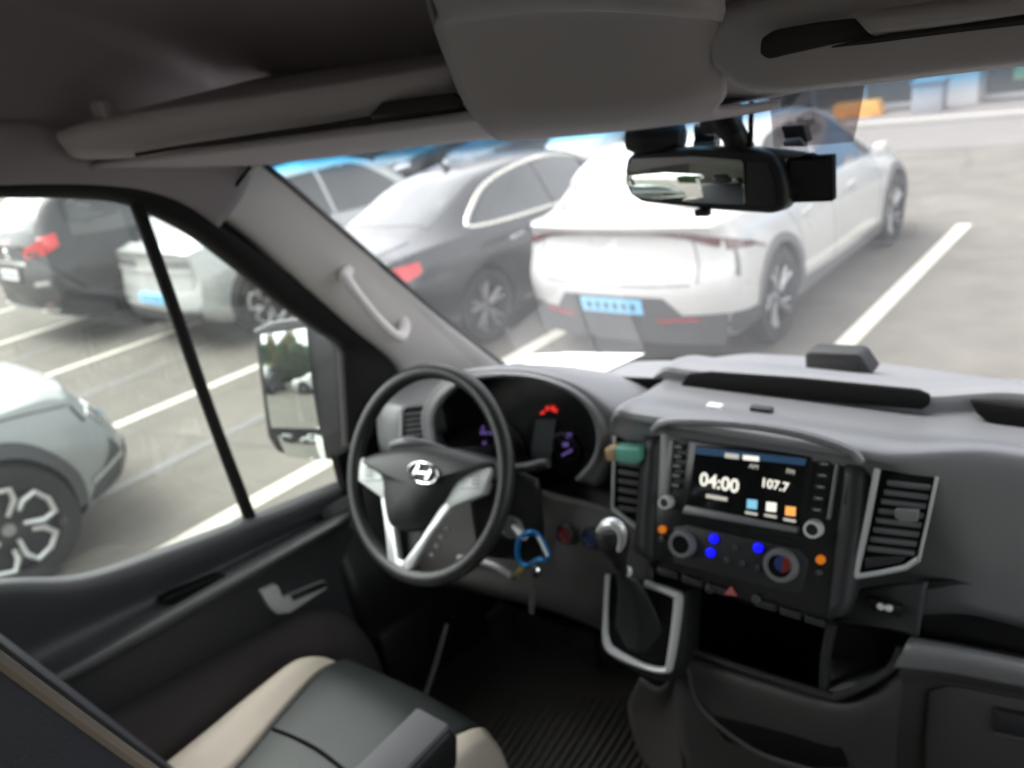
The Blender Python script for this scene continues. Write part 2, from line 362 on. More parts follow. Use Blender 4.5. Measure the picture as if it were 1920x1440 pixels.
def lot_box(name, x0, x1, y0, y1, z0, z1, m, parent=None, bev=0.0, **k):
    p = [LT(x0, y0, z0), LT(x1, y0, z0), LT(x1, y1, z0), LT(x0, y1, z0)]
    return slab(name, p, (0, 0, z1-z0), m, parent, bev, **k)
tag(lot_box('pavement', -30, 30, 19.2, 21.2, 0.004, 0.11, M['paver'], bev=0.01), kind='structure')
tag(lot_box('kerb', -30, 30, 19.02, 19.197, 0.004, 0.125, M['kerb'], bev=0.02), kind='structure')
tag(lot_box('road', -30, 30, 15.4, 19.0, 0.002, 0.006, M['paver']), kind='structure')

# ------------------------------------------------------------------ building across the lane
M['wallwhite'] = mat('white_render', (0.48, 0.48, 0.50), 0.8, vscale=0.8, bump=0.2, bscale=40)
M['cladding'] = mat('blue_cladding', (0.03, 0.22, 0.48), 0.5, vscale=1)
M['shopglass'] = mat('shop_glass', (0.02, 0.03, 0.035), 0.06, var=0.3, vscale=0.6)
M['alu'] = mat('aluminium_frame', (0.35, 0.36, 0.37), 0.45, metal=0.6)
M['greenposter'] = mat('green_poster', (0.16, 0.26, 0.15), 0.6, var=0.4, vscale=3)
M['goldpost'] = mat('ochre_paint', (0.36, 0.27, 0.08), 0.6)
def under(o, root): o.parent = root; o.matrix_parent_inverse = Matrix.Translation(root.location).inverted(); return o
bd = empty('building', LT(-1, 23), 'two-storey building with white piers, dark glazing and blue band across the car park', 'building')
def bpart(o):
    return under(o, bd)
bpart(lot_box('wall', -30, 30, 21.9, 30, 0, 8.2, M['wallwhite']))
bpart(lot_box('roof', -30.3, 30.3, 21.2, 30.3, 8.2, 8.5, M['alu']))
bpart(lot_box('fascia', -30.1, 30.1, 21.15, 21.897, 3.1, 4.1, M['cladding']))
xs = [-3.95+5.2*k for k in range(-5, 6)]
for i, xr in enumerate(xs):
    bpart(lot_box('pier', xr-1.35, xr, 21.2, 21.897, 0, 3.097, M['wallwhite'], bev=0.02))
    x0, x1 = xr, xr+3.85
    for q in range(3):
        a, b_ = x0+(x1-x0)*q/3, x0+(x1-x0)*(q+1)/3
        wdw = bpart(lot_box('window', a+0.05, b_-0.05, 21.74, 21.78, 0.25, 2.85, M['shopglass']))
        fr = lot_box('frame', a, a+0.06, 21.70, 21.82, 0.12, 2.95, M['alu']); fr.parent = wdw
        fr2 = lot_box('sill', a+0.062, b_-0.002, 21.68, 21.84, 0.12, 0.24, M['alu']); fr2.parent = wdw
    for q in range(2):
        wdw = bpart(lot_box('window', xr-1+q*2.6, xr+0.7+q*2.6, 21.86, 21.95, 4.9, 6.9, M['shopglass']))
        s_ = lot_box('sill', xr-1.1+q*2.6, xr+0.8+q*2.6, 21.78, 21.98, 4.78, 4.89, M['alu']); s_.parent = wdw
po = bpart(lot_box('poster', -3.35, -2.55, 21.70, 21.72, 0.5, 1.7, M['greenposter']))
bpart(lot_box('post', -2.42, -2.32, 21.4, 21.5, 0, 3.09, M['goldpost']))
# things in front of it
M['orange'] = mat('orange_plastic', (0.62, 0.27, 0.03), 0.5)
M['greybin'] = mat('grey_plastic', (0.24, 0.25, 0.28), 0.6)
bn = empty('storage_bin', LT(-4.72, 20.3, 0.11), 'grey plastic bin with lid standing in front of a white pier', 'bin')
under(slab('body', [LT(-5.05, 20.05, 0.11), LT(-4.42, 20.05, 0.11), LT(-4.42, 20.6, 0.11), LT(-5.05, 20.6, 0.11)], (0, 0, 0.62), M['greybin'], None, 0.03), bn)
under(slab('lid', [LT(-5.09, 20.0, 0.735), LT(-4.38, 20.0, 0.735), LT(-4.38, 20.64, 0.735), LT(-5.09, 20.64, 0.735)], (0, 0, 0.07), M['greybin'], None, 0.02), bn)
br = empty('barrier_block', LT(-6.3, 20.6, 0.11), 'orange plastic barrier block on the pavement beside the white pier', 'barrier')
under(slab('body', [LT(-6.95, 20.3, 0.11), LT(-5.75, 20.3, 0.11), LT(-5.85, 20.3, 0.46), LT(-6.85, 20.3, 0.46)], _sa*np.array([0, 0, 0])+(LT(0, 0.45)-LT(0, 0)), M['orange'], None, 0.03), br)
for s in (-6.75, -6.2):
    under(slab('foot', [LT(s, 20.22, 0.11), LT(s+0.25, 20.22, 0.11), LT(s+0.25, 20.83, 0.11), LT(s, 20.83, 0.11)], (0, 0, 0.06), M['orange'], None, 0.01), br)

# ------------------------------------------------------------------ trees behind the van (seen in the door mirror)
def leafmat(name, c):
    m = mat(name, c, 0.6, var=0.45, vscale=1.3, spec=0.3); return m
M['bark'] = mat('bark', (0.09, 0.07, 0.05), 0.9, bump=0.8, bscale=20, vscale=4)
M['leaf_y'] = leafmat('yellow_green_leaf', (0.16, 0.14, 0.04)); M['leaf_g'] = leafmat('green_leaf', (0.05, 0.10, 0.035))
def tree(x, y, h, r, leaf, label, seed, n=3200):
    rnd = random.Random(seed); root = empty('street_tree', (x, y, 0), label, 'tree', 'trees along the back of the car park')
    b = np.array([x, y, 0.0]); top = b+[0.2, 0.1, h*0.62]
    t = tube('trunk', [b, b+[0.05, 0, h*0.3], top], [0.17, 0.13, 0.07], M['bark'], smooth_path=8); under(t, root)
    cl = []
    for i in range(8):
        a = i*2.4+rnd.random(); rr = r*(0.35+0.5*rnd.random()); e = b+[math.cos(a)*rr, math.sin(a)*rr, h*(0.22+0.7*rnd.random())]
        s = b+[0.05, 0, h*(0.15+0.05*i)]
        under(tube('limb', [s, (s+e)/2+[0, 0, 0.15], e], [0.06, 0.04, 0.015], M['bark'], smooth_path=6, n=7), root)
        for q in range(5): cl.append((e+np.array([rnd.gauss(0, .3), rnd.gauss(0, .3), rnd.gauss(0, .3)])*r*0.55, r*(0.16+0.14*rnd.random())))
    V, F = [], []
    for i in range(n):
        c, cr = cl[rnd.randrange(len(cl))]; d = np.array([rnd.gauss(0, 1) for _ in range(3)]); d /= np.linalg.norm(d)
        p = c+d*cr*(0.5+0.6*rnd.random()); u = np.array([rnd.gauss(0, 1) for _ in range(3)]); u /= np.linalg.norm(u); v = np.cross(u, d); v /= np.linalg.norm(v)+1e-9
        s = 0.10+0.10*rnd.random(); k = len(V); V += [p-u*s, p+v*s*0.5, p+u*s, p-v*s*0.5]; F.append((k, k+1, k+2, k+3))
    under(mesh('crown', V, F, leaf, fix=False, smooth=False), root)
tree(-5.6, -19, 5.0, 2.2, M['leaf_y'], 'tree with yellowing leaves behind the parked cars', 1)
tree(-2.9, -19.5, 5.4, 2.3, M['leaf_g'], 'dense green tree beside the yellowing one behind the cars', 2)
tree(-9.5, -20, 4.0, 2.0, M['leaf_g'], 'smaller green tree left of the yellowing one behind the cars', 3)

hg = empty('hedge', (-6, -25.5, 0), 'tall dense green hedge along the back edge of the car park', 'hedge')
under(slab('core', [(-30, -26.4, 0), (18, -26.4, 0), (18, -25.4, 0), (-30, -25.4, 0)], (0, 0, 4.6), M['leaf_g'], None, .1), hg)
_r = random.Random(11); V, F = [], []
for i in range(14000):
    p = np.array([_r.uniform(-30, 18), -25.35+abs(_r.gauss(0, .28)), _r.uniform(0.05, 5.1)]); p[2] *= 0.92+0.1*math.sin(p[0]*.9)
    u = np.array([_r.gauss(0, 1) for _ in range(3)]); u /= np.linalg.norm(u); v = np.cross(u, [_r.gauss(0, 1) for _ in range(3)]); v /= np.linalg.norm(v)+1e-9
    s = 0.10+0.12*_r.random(); k = len(V); V += [p-u*s, p+v*s*.55, p+u*s, p-v*s*.55]; F.append((k, k+1, k+2, k+3))
under(mesh('foliage', V, F, M['leaf_g'], fix=False, smooth=False), hg)
# ------------------------------------------------------------------ cars
def paintmat(name, c, rough=0.3, metal=0.0, coat=1.0): return mat(name, c, rough, metal=metal, coat=coat, var=0.04, vscale=1.5)
M['p_white'] = paintmat('white_car_paint', (0.52, 0.52, 0.51))
M['p_pearl'] = paintmat('pearl_grey_white_paint', (0.42, 0.44, 0.43), metal=0.1)
M['p_matte'] = paintmat('matte_silver_grey_paint', (0.27, 0.29, 0.287), rough=0.42, metal=0.3, coat=0.3)
M['p_dark'] = paintmat('dark_grey_metallic_paint', (0.022, 0.023, 0.027), rough=0.35, metal=0.15, coat=0.7)
M['p_navy'] = paintmat('dark_blue_black_paint', (0.012, 0.013, 0.018), rough=0.45, metal=0.0, coat=0.35)
M['clad'] = mat('dark_grey_cladding', (0.055, 0.056, 0.06), 0.6, vscale=4)
M['clad_l'] = mat('mid_grey_cladding', (0.13, 0.13, 0.135), 0.55, vscale=4)
M['silverclad'] = mat('silver_bumper_insert', (0.40, 0.41, 0.40), 0.4, metal=0.4)
M['warmchrome'] = mat('window_chrome', (0.70, 0.68, 0.60), 0.28, metal=0.9, var=0.03)
M['tyre'] = mat('tyre_rubber', (0.018, 0.018, 0.019), 0.8, bump=0.5, bscale=40, vscale=8)
M['rimdark'] = mat('black_rim', (0.008, 0.008, 0.009), 0.45)
M['rimgrey'] = mat('grey_alloy', (0.34, 0.34, 0.35), 0.35, metal=0.7)
M['rimbright'] = mat('machined_alloy', (0.66, 0.67, 0.66), 0.3, metal=0.6)
M['carglass'] = mat('tinted_car_glass', (0.020, 0.024, 0.026), 0.05, var=0.15, vscale=2, coat=0.6, spec=0.8)
M['lamp_red'] = mat('red_lamp_lens', (0.45, 0.015, 0.02), 0.15, coat=1.0, emit=(1, 0.03, 0.04), estr=0.03)
M['lamp_dkred'] = mat('dark_red_lamp_lens', (0.085, 0.012, 0.014), 0.15, coat=1.0)
M['reflector'] = mat('red_reflector', (0.26, 0.02, 0.025), 0.25, coat=0.5)
M['lamp_clear'] = mat('clear_lamp_lens', (0.62, 0.64, 0.66), 0.1, coat=1.0, var=0.3, vscale=25)
M['lamp_smoke'] = mat('smoked_lamp', (0.22, 0.22, 0.23), 0.15, coat=1.0, var=0.3, vscale=30)
M['plate_blue'] = mat('blue_plate', (0.22, 0.55, 0.82), 0.4, var=0.05)
M['plate_white'] = mat('white_plate', (0.70, 0.71, 0.70), 0.4, var=0.05)
M['plate_ink'] = mat('plate_ink', (0.05, 0.09, 0.13), 0.5)

def mono(xk, yk):
    """monotone cubic interpolant"""
    xk = np.array(xk, float); yk = np.array(yk, float); h = np.diff(xk); d = np.diff(yk)/h; m = np.zeros(len(xk)); m[0], m[-1] = d[0], d[-1]
    for i in range(1, len(d)): m[i] = 0 if d[i-1]*d[i] <= 0 else 2*d[i-1]*d[i]/(d[i-1]+d[i])
    def f(x):
        x = np.clip(x, xk[0], xk[-1]); i = np.clip(np.searchsorted(xk, x)-1, 0, len(h)-1); t = (x-xk[i])/h[i]
        return (2*t**3-3*t**2+1)*yk[i]+(t**3-2*t**2+t)*h[i]*m[i]+(-2*t**3+3*t**2)*yk[i+1]+(t**3-t**2)*h[i]*m[i+1]
    return f
class Body:
    """car body as a loft of sections from rear (y=0) to nose (y=L); st rows: y, zs, ws, zm, wm, zb, wb, zt, wr"""
    def __init__(s, st, rear, front, rw=0.75, fw=0.8):
        st = np.array(st, float); s.L = st[-1][0]; s.f = [mono(st[:, 0], st[:, i]) for i in range(1, 9)]
        s.rz = mono([a for a, b in rear[0]], [b for a, b in rear[0]]); s.rc = rear[1]; s.rw = rw
        s.fz = mono([a for a, b in front[0]], [b for a, b in front[0]]); s.fc = front[1]; s.fw = fw
        s.W = st[:, 4].max(); s.ch = 2; s.cut = .25
    def sec(s, y):
        zs, ws, zm, wm, zb, wb, zt, wr = [f(y) for f in s.f]; h = zt-zb; zs = zs-.05*min(1, max(0, y/.6))*min(1, max(0, (s.L-y)/.6))  # underbody lowered to deepen the shadow beneath the car
        c = [(0, zs), (ws*0.9, zs), (wm-0.012, zs+0.09), (wm, zm), (wb+0.6*(wm-wb), zm+0.6*(zb-zm)), (wb, zb), (wb-0.012, zb+min(0.02, h*0.2)), (wr, zt-min(0.07, h*0.35)), (wr-min(0.16, wr*0.25), zt-min(0.012, h*0.1)), (0, zt)]
        p = np.array(c)
        for _ in range(s.ch):
            q = [p[0]]
            for a, b in zip(p[:-1], p[1:]): q += [a*(1-s.cut)+b*s.cut, a*s.cut+b*(1-s.cut)]
            q.append(p[-1]); p = np.array(q)
        return p
    def warp(s, x, y, z):
        k = abs(x)/s.W
        if y < s.rw: y = y+(1-y/s.rw)**2*(s.rz(z)+s.rc*k**3)
        if s.L-y < s.fw: y = y-(1-(s.L-y)/s.fw)**2*(s.fz(z)+s.fc*k**3)
        return (x, y, z)
    def side_x(s, y, z):
        p = s.sec(y); i0 = int(np.argmin(p[:, 1]+(p[:, 0] < 0.3)*9)); q = p[i0:]; k = np.argmax(q[:, 1] >= np.maximum.accumulate(q[:, 1])); q = q[np.concatenate([[True], np.diff(q[:, 1]) > 1e-6])]
        return float(np.interp(z, q[:, 1], q[:, 0]))
    def top_z(s, x, y):
        p = s.sec(y); q = p[len(p)//2:][::-1]; return float(np.interp(abs(x), q[:, 0], q[:, 1]))
    def mesh(s, name, m, root, wheels, ra, ns=54, cutw=0.30):
        ys = np.linspace(0, s.L, ns); J = None; V, F = [], []
        for y in ys:
            p = s.sec(y); full = np.vstack([p, (p*[-1, 1])[::-1][1:-1]]); J = len(full); H = len(p)
            V += [s.warp(a, y, b) for a, b in full]
        F = grid_faces(ns, J, True)
        for e, i in ((0, 0), (ns-1, ns-1)):                      # end caps: rows joining right and left
            y = ys[i]; p = s.sec(y); nc = 9; o = len(V)
            for a, b in p:
                for q in np.linspace(-1, 1, nc): V.append(s.warp(a*q, y, b))
            F += grid_faces(len(p), nc, False, o)
        me = bpy.data.meshes.new(name); me.from_pydata([tuple(map(float, v)) for v in V], [], F); me.update()
        bm = bmesh.new(); bm.from_mesh(me); bmesh.ops.remove_doubles(bm, verts=bm.verts, dist=2e-4)
        bmesh.ops.dissolve_degenerate(bm, edges=bm.edges, dist=1e-5); bmesh.ops.recalc_face_normals(bm, faces=bm.faces); bm.to_mesh(me); bm.free()
        me.materials.append(m); me.materials.append(M['void'])
        o = bpy.data.objects.new(name, me); col.objects.link(o)
        cbm = bmesh.new()
        for (yw, zw) in wheels:
            for sd in (-1, 1):
                bmesh.ops.create_cone(cbm, cap_ends=True, segments=40, radius1=ra, radius2=ra, depth=0.5, matrix=Matrix.Translation((sd*(s.W-cutw+0.25), yw, zw)) @ Matrix.Rotation(R(90), 4, 'Y'))
        cm = bpy.data.meshes.new('cut'); cbm.to_mesh(cm); cbm.free(); cm.materials.append(m); cm.materials.append(M['void'])
        cm.polygons.foreach_set('material_index', [1]*len(cm.polygons))
        co = bpy.data.objects.new('cut', cm); col.objects.link(co)
        md = o.modifiers.new('b', 'BOOLEAN'); md.operation = 'DIFFERENCE'; md.object = co; md.solver = 'EXACT'
        dg = bpy.context.evaluated_depsgraph_get(); dg.update()
        nm = bpy.data.meshes.new_from_object(o.evaluated_get(dg)); nm.name = name
        bpy.data.objects.remove(o); bpy.data.objects.remove(co); bpy.data.meshes.remove(cm); bpy.data.meshes.remove(me)
        return link(nm, name, None, root)
    def patch(s, name, fn, m, root, kind='side', sd=1, nu=14, nv=5, off=0.005, deep=0.012, **k):
        def at(u, v, o):
            a, b = fn(u, v)
            if kind == 'side': return s.warp(sd*(s.side_x(a, b)+o), a, b)
            if kind == 'rear':
                x, y, z = s.warp(a, 0.0, b); return (x, y-o, z)
            if kind == 'front':
                x, y, z = s.warp(a, s.L, b); return (x, y+o, z)
            x, y, z = s.warp(a, b, s.top_z(a, b)); return (x, y, z+o)
        U, W_ = np.linspace(0, 1, nu), np.linspace(0, 1, nv)
        V = [at(u, v, off) for u in U for v in W_]; F = grid_faces(nu, nv)
        ring = [(i, 0) for i in range(nu)]+[(nu-1, j) for j in range(1, nv)]+[(i, nv-1) for i in range(nu-2, -1, -1)]+[(0, j) for j in range(nv-2, 0, -1)]
        o = len(V)
        for (i, j) in ring: V.append(at(U[i], W_[j], off-deep))
        for q in range(len(ring)):
            a, b = ring[q], ring[(q+1) % len(ring)]; F.append((a[0]*nv+a[1], b[0]*nv+b[1], o+(q+1) % len(ring), o+q))
        return mesh(name, V, F, m, root, **k)
    def strip(s, name, path, wd, m, root, kind='side', sd=1, n=24, **k):
        p = cat_rom(path, n) if len(path) > 2 else np.array([np.array(path[0])+(np.array(path[1])-np.array(path[0]))*t for t in np.linspace(0, 1, n)])
        t = np.gradient(p, axis=0); t /= np.linalg.norm(t, axis=1)[:, None]+1e-9; nn = np.stack([-t[:, 1], t[:, 0]], 1)
        wds = np.full(n, wd) if np.isscalar(wd) else np.interp(np.linspace(0, 1, n), np.linspace(0, 1, len(wd)), wd)
        def fn(u, v):
            i = u*(n-1); j = min(int(i), n-2); q = i-j; c = p[j]*(1-q)+p[j+1]*q; d = nn[j]*(1-q)+nn[j+1]*q
            return tuple(c+d*(v-0.5)*(wds[j]*(1-q)+wds[j+1]*q))
        return s.patch(name, fn, m, root, kind, sd, nu=n, nv=2, **k)
def quad(a, b, c, d):
    a, b, c, d = map(np.array, (a, b, c, d))
    return lambda u, v: tuple((a*(1-u)+b*u)*(1-v)+(d*(1-u)+c*u)*v)
def between(lo, hi):
    lo, hi = cat_rom(lo, 30), cat_rom(hi, 30)
    def fn(u, v):
        i = u*29; j = min(int(i), 28); q = i-j
        return tuple((lo[j]*(1-q)+lo[j+1]*q)*(1-v)+(hi[j]*(1-q)+hi[j+1]*q)*v)
    return fn
def ringfn(c, r0, r1, a0, a1):
    return lambda u, v: (c[0]+math.cos(R(a0+(a1-a0)*u))*(r0+(r1-r0)*v), c[1]+math.sin(R(a0+(a1-a0)*u))*(r0+(r1-r0)*v))
def wheel(root, x, y, r, sd, style, wd=0.225):
    c = np.array([x, y, r]); rim = r*0.70; h = wd/2
    prof = [(rim, -h*0.9), (rim+0.02, -h), (r-0.025, -h*0.98), (r-0.004, -h*0.75), (r, -h*0.3), (r, h*0.3), (r-0.004, h*0.75), (r-0.025, h*0.98), (rim+0.02, h), (rim, h*0.9), (rim-0.012, h*0.55), (rim-0.02, -h*0.5)]
    ax = (sd, 0, 0); t = lathe('wheel', prof, c, ax, M['tyre'], root, n=48)
    face = h*0.62
    lathe('rim', [(rim-0.004, -h*0.3), (rim-0.006, h*0.86), (rim-0.018, h*0.88), (rim-0.03, h*0.5), (rim*0.5, face-0.035), (0.06, face-0.02), (0.0, face-0.02)], c, ax, M['rimdark'] if style != 'alloy' else M['rimdark'], t, n=40)
    ns = 5
    def pt(rr, a, d): return c+np.array([sd*(face+d), math.cos(a)*rr, math.sin(a)*rr])
    for k in range(ns):
        a = 2*math.pi*k/ns+0.35
        if style == 'petal':
            path = [pt(rim*0.30, a-0.34, 0.0), pt(rim*0.66, a-0.50, 0.014), pt(rim*0.90, a-0.36, 0.022), pt(rim*0.93, a, 0.024), pt(rim*0.90, a+0.36, 0.022), pt(rim*0.66, a+0.50, 0.014), pt(rim*0.44, a+0.44, 0.006)]
            tube('spoke', path, [0.013, 0.017, 0.018, 0.016, 0.018, 0.017, 0.012], M['rimbright'], t, n=6)
        elif style == 'blade':
            path = [pt(rim*0.22, a, 0.0), pt(rim*0.6, a+0.10, 0.01), pt(rim*0.95, a+0.16, 0.018)]
            tube('spoke', path, [0.028, 0.022, 0.030], M['rimgrey'], t, n=6)
            tube('spoke', [pt(rim*0.4, a+0.1, 0.004), pt(rim*0.93, a+0.52, 0.016)], [0.014, 0.012], M['rimbright'], t, n=6)
        else:
            for q in (-0.13, 0.13):
                tube('spoke', [pt(rim*0.2, a+q*0.5, 0.0), pt(rim*0.95, a+q*1.5, 0.016)], [0.022, 0.018], M['rimgrey'], t, n=6)
    lathe('hub_cap', [(0.036, face-0.02), (0.034, face+0.008), (0.0, face+0.010)], c, ax, M['rimgrey'], t, n=20)
    return t
def plate(B, root, x, z, m, kind='rear', w_=0.52, h=0.11, marks=6):
    p = B.patch('licence_plate', quad((x-w_/2, z-h/2), (x+w_/2, z-h/2), (x+w_/2, z+h/2), (x-w_/2, z+h/2)), m, root, kind, off=0.022, deep=0.02, nu=8, nv=3)
    for i in range(marks):                                        # characters too soft to read in the photograph: bare strokes
        xx = x-w_*0.36+w_*0.72*i/(marks-1)
        B.patch('character', quad((xx-0.018, z-0.028), (xx+0.018, z-0.028), (xx+0.018, z+0.028), (xx-0.018, z+0.028)), M['plate_ink'], p, kind, off=0.0235, deep=0.002, nu=2, nv=2)
    return p
def handles(B, root, ys, z, m):
    for y in ys:
        B.strip('door_handle', [(y-0.11, z), (y+0.11, z+0.01)], 0.026, m, root, sd=1, n=6, off=0.022, deep=0.03)
        B.strip('door_handle', [(y-0.11, z), (y+0.11, z+0.01)], 0.026, m, root, sd=-1, n=6, off=0.022, deep=0.03)
def seam(B, root, path, kind='side', sd=1, n=16, wd=0.006):
    return B.strip('panel_gap', path, wd, M['clad'], root, kind, sd, n=n, off=0.0015, deep=0.004)
def place(root, x, y, flip=False, sc_=1.0):
    root.scale = (sc_, sc_, sc_)
    root.location = tuple(LT(x, y)); root.rotation_euler = (0, 0, LOT_A+(math.pi if flip else 0))

# --- white electric hatchback with wrap-round tail light line (the largest car through the windscreen)
def ev_hatch():
    root = empty('parked_car', label='white electric hatchback with thin dark red tail light line and blue plate', cat='car')
    st = [(0.00, .25, .80, .70, .86, 1.04, .74, 1.065, .60),
          (0.10, .23, .84, .72, .90, 1.06, .80, 1.085, .66),
          (0.22, .22, .86, .74, .93, 1.05, .82, 1.12, .64),
          (0.40, .25, .865, .74, .94, 1.04, .825, 1.28, .60),
          (0.58, .24, .87, .74, .94, 1.03, .83, 1.42, .585),
          (0.95, .22, .88, .72, .94, 1.01, .84, 1.505, .58),
          (1.60, .20, .88, .70, .935, .99, .85, 1.545, .60),
          (2.40, .20, .88, .68, .935, .97, .85, 1.55, .60),
          (2.95, .20, .88, .68, .935, .955, .85, 1.48, .59),
          (3.60, .20, .88, .66, .94, .94, .83, 1.13, .60),
          (3.85, .20, .87, .66, .94, .92, .82, 1.00, .68),
          (4.35, .20, .84, .62, .91, .86, .76, .93, .62),
          (4.68, .24, .76, .52, .82, .74, .66, .80, .52)]
    B = Body(st, ([(0.2, .08), (.36, .05), (.50, .02), (.62, .0), (.80, .045), (.96, .055), (1.06, .0), (1.2, .0)], .22), ([(0.2, .12), (.5, .0), (.8, .10), (1.0, .2)], .42))
    W_ = [(0.86, .36), (3.76, .36)]
    B.mesh('body', M['p_white'], root, W_, .405)
    for (yw, zw) in W_:
        for sd in (-1, 1):
            wheel(root, sd*.815, yw, .36, sd, 'blade')
            B.patch('arch_trim', ringfn((yw, zw), .40, .465, -8, 188), M['clad_l'], root, sd=sd, nu=26, nv=2, off=.012, deep=.03)
    for sd in (-1, 1):
        B.patch('sill_cladding', between([(1.27, .225), (2.3, .225), (3.35, .225)], [(1.29, .37), (2.3, .33), (3.33, .35)]), M['clad_l'], root, sd=sd, nu=20, nv=3, off=.010, deep=.02)
        B.patch('rear_side_window', between([(0.85, 1.08), (1.3, 1.05), (2.0, 1.03)], [(0.98, 1.20), (1.4, 1.43), (2.0, 1.475)]), M['carglass'], root, sd=sd, nu=18, nv=6)
        B.patch('front_side_window', between([(2.05, 1.03), (2.8, 1.01), (3.38, 1.0)], [(2.05, 1.475), (2.6, 1.45), (3.3, 1.06)]), M['carglass'], root, sd=sd, nu=18, nv=6)
        seam(B, root, [(2.02, 1.02), (2.0, .7), (2.02, .36)], sd=sd); seam(B, root, [(3.22, 1.0), (3.25, .7), (3.15, .36)], sd=sd); seam(B, root, [(1.02, 1.02), (1.22, .80), (1.34, .5)], sd=sd)
        B.strip('tail_light', [(0.02, .91), (.2, .885), (.42, .855), (.60, .80)], [.085, .05, .025, .010], M['lamp_dkred'], root, sd=sd, n=16, off=.008)
        B.patch('bumper_vent', quad((0.05, .70), (.10, .68), (.09, .86), (.07, .87)), M['clad_l'], root, sd=sd, nu=4, nv=4, off=.006)
    handles(B, root, (1.45, 2.5), .86, M['p_white'])
    B.strip('light_bar', [(-.80, .925), (-.55, .99), (-.3, 1.01), (0, 1.012), (.3, 1.01), (.55, .99), (.80, .925)], [.06, .035, .012, .012, .012, .035, .06], M['lamp_dkred'], root, 'rear', n=40, off=.010)
    B.patch('rear_window', between([(-.62, .245), (0, .22), (.62, .245)], [(-.54, .54), (0, .54), (.54, .54)]), M['carglass'], root, 'top', nu=18, nv=10)
    B.patch('roof_spoiler', between([(-.58, .47), (0, .43), (.58, .47)], [(-.56, .95), (0, .95), (.56, .95)]), M['p_white'], root, 'top', nu=20, nv=5, off=.035, deep=.05)
    B.strip('brake_light', [(-.2, .415), (.2, .415)], .02, M['lamp_dkred'], root, 'top', n=8, off=.02)
    B.patch('lower_bumper', between([(-.80, .20), (0, .20), (.80, .20)], [(-.84, .435), (0, .42), (.84, .435)]), M['clad'], root, 'rear', nu=24, nv=6, off=.014)  # real dark bumper, carried lower to draw the shadow under the tail
    for sd in (-1, 1): B.patch('corner_cladding', quad((.0, .22), (.46, .20), (.47, .42), (.0, .435)), M['clad'], root, sd=sd, nu=10, nv=5, off=.012)
    B.patch('plate_recess', between([(-.56, .40), (0, .40), (.56, .40)], [(-.42, .56), (0, .565), (.42, .56)]), M['clad'], root, 'rear', nu=24, nv=5, off=.008)
    for sd in (-1, 1):
        B.strip('reflector', [(sd*.36, .385), (sd*.66, .40)], .028, M['reflector'], root, 'rear', n=10, off=.026)
    plate(B, root, 0, .485, M['plate_blue'])
    seam(B, root, [(-.62, .655), (0, .64), (.62, .655)], 'rear', n=30); 
    for sd in (-1, 1): seam(B, root, [(sd*.66, .66), (sd*.66, .8), (sd*.63, .95)], 'rear')
    # maker's letters across the tailgate
    x, y, z = B.warp(0, 0, .80); text_mesh('emblem', 'KIA', (x, y-.012, z), (1, 0, 0), (0, 0, 1), .05, M['silver'], root)
    B.patch('windscreen', between([(-.62, 2.98), (0, 3.02), (.62, 2.98)], [(-.66, 3.62), (0, 3.72), (.66, 3.62)]), M['carglass'], root, 'top', nu=16, nv=8)
    for sd in (-1, 1):
        B.strip('headlight', [(sd*.36, .70), (sd*.62, .74), (sd*.74, .76)], [.03, .07, .09], M['lamp_clear'], root, 'front', n=10, off=.01)
        rbox('door_mirror', (sd*.95, 3.12, 1.05), (.11, .20, .12), M['p_white'], root, bev=.035)
    return root
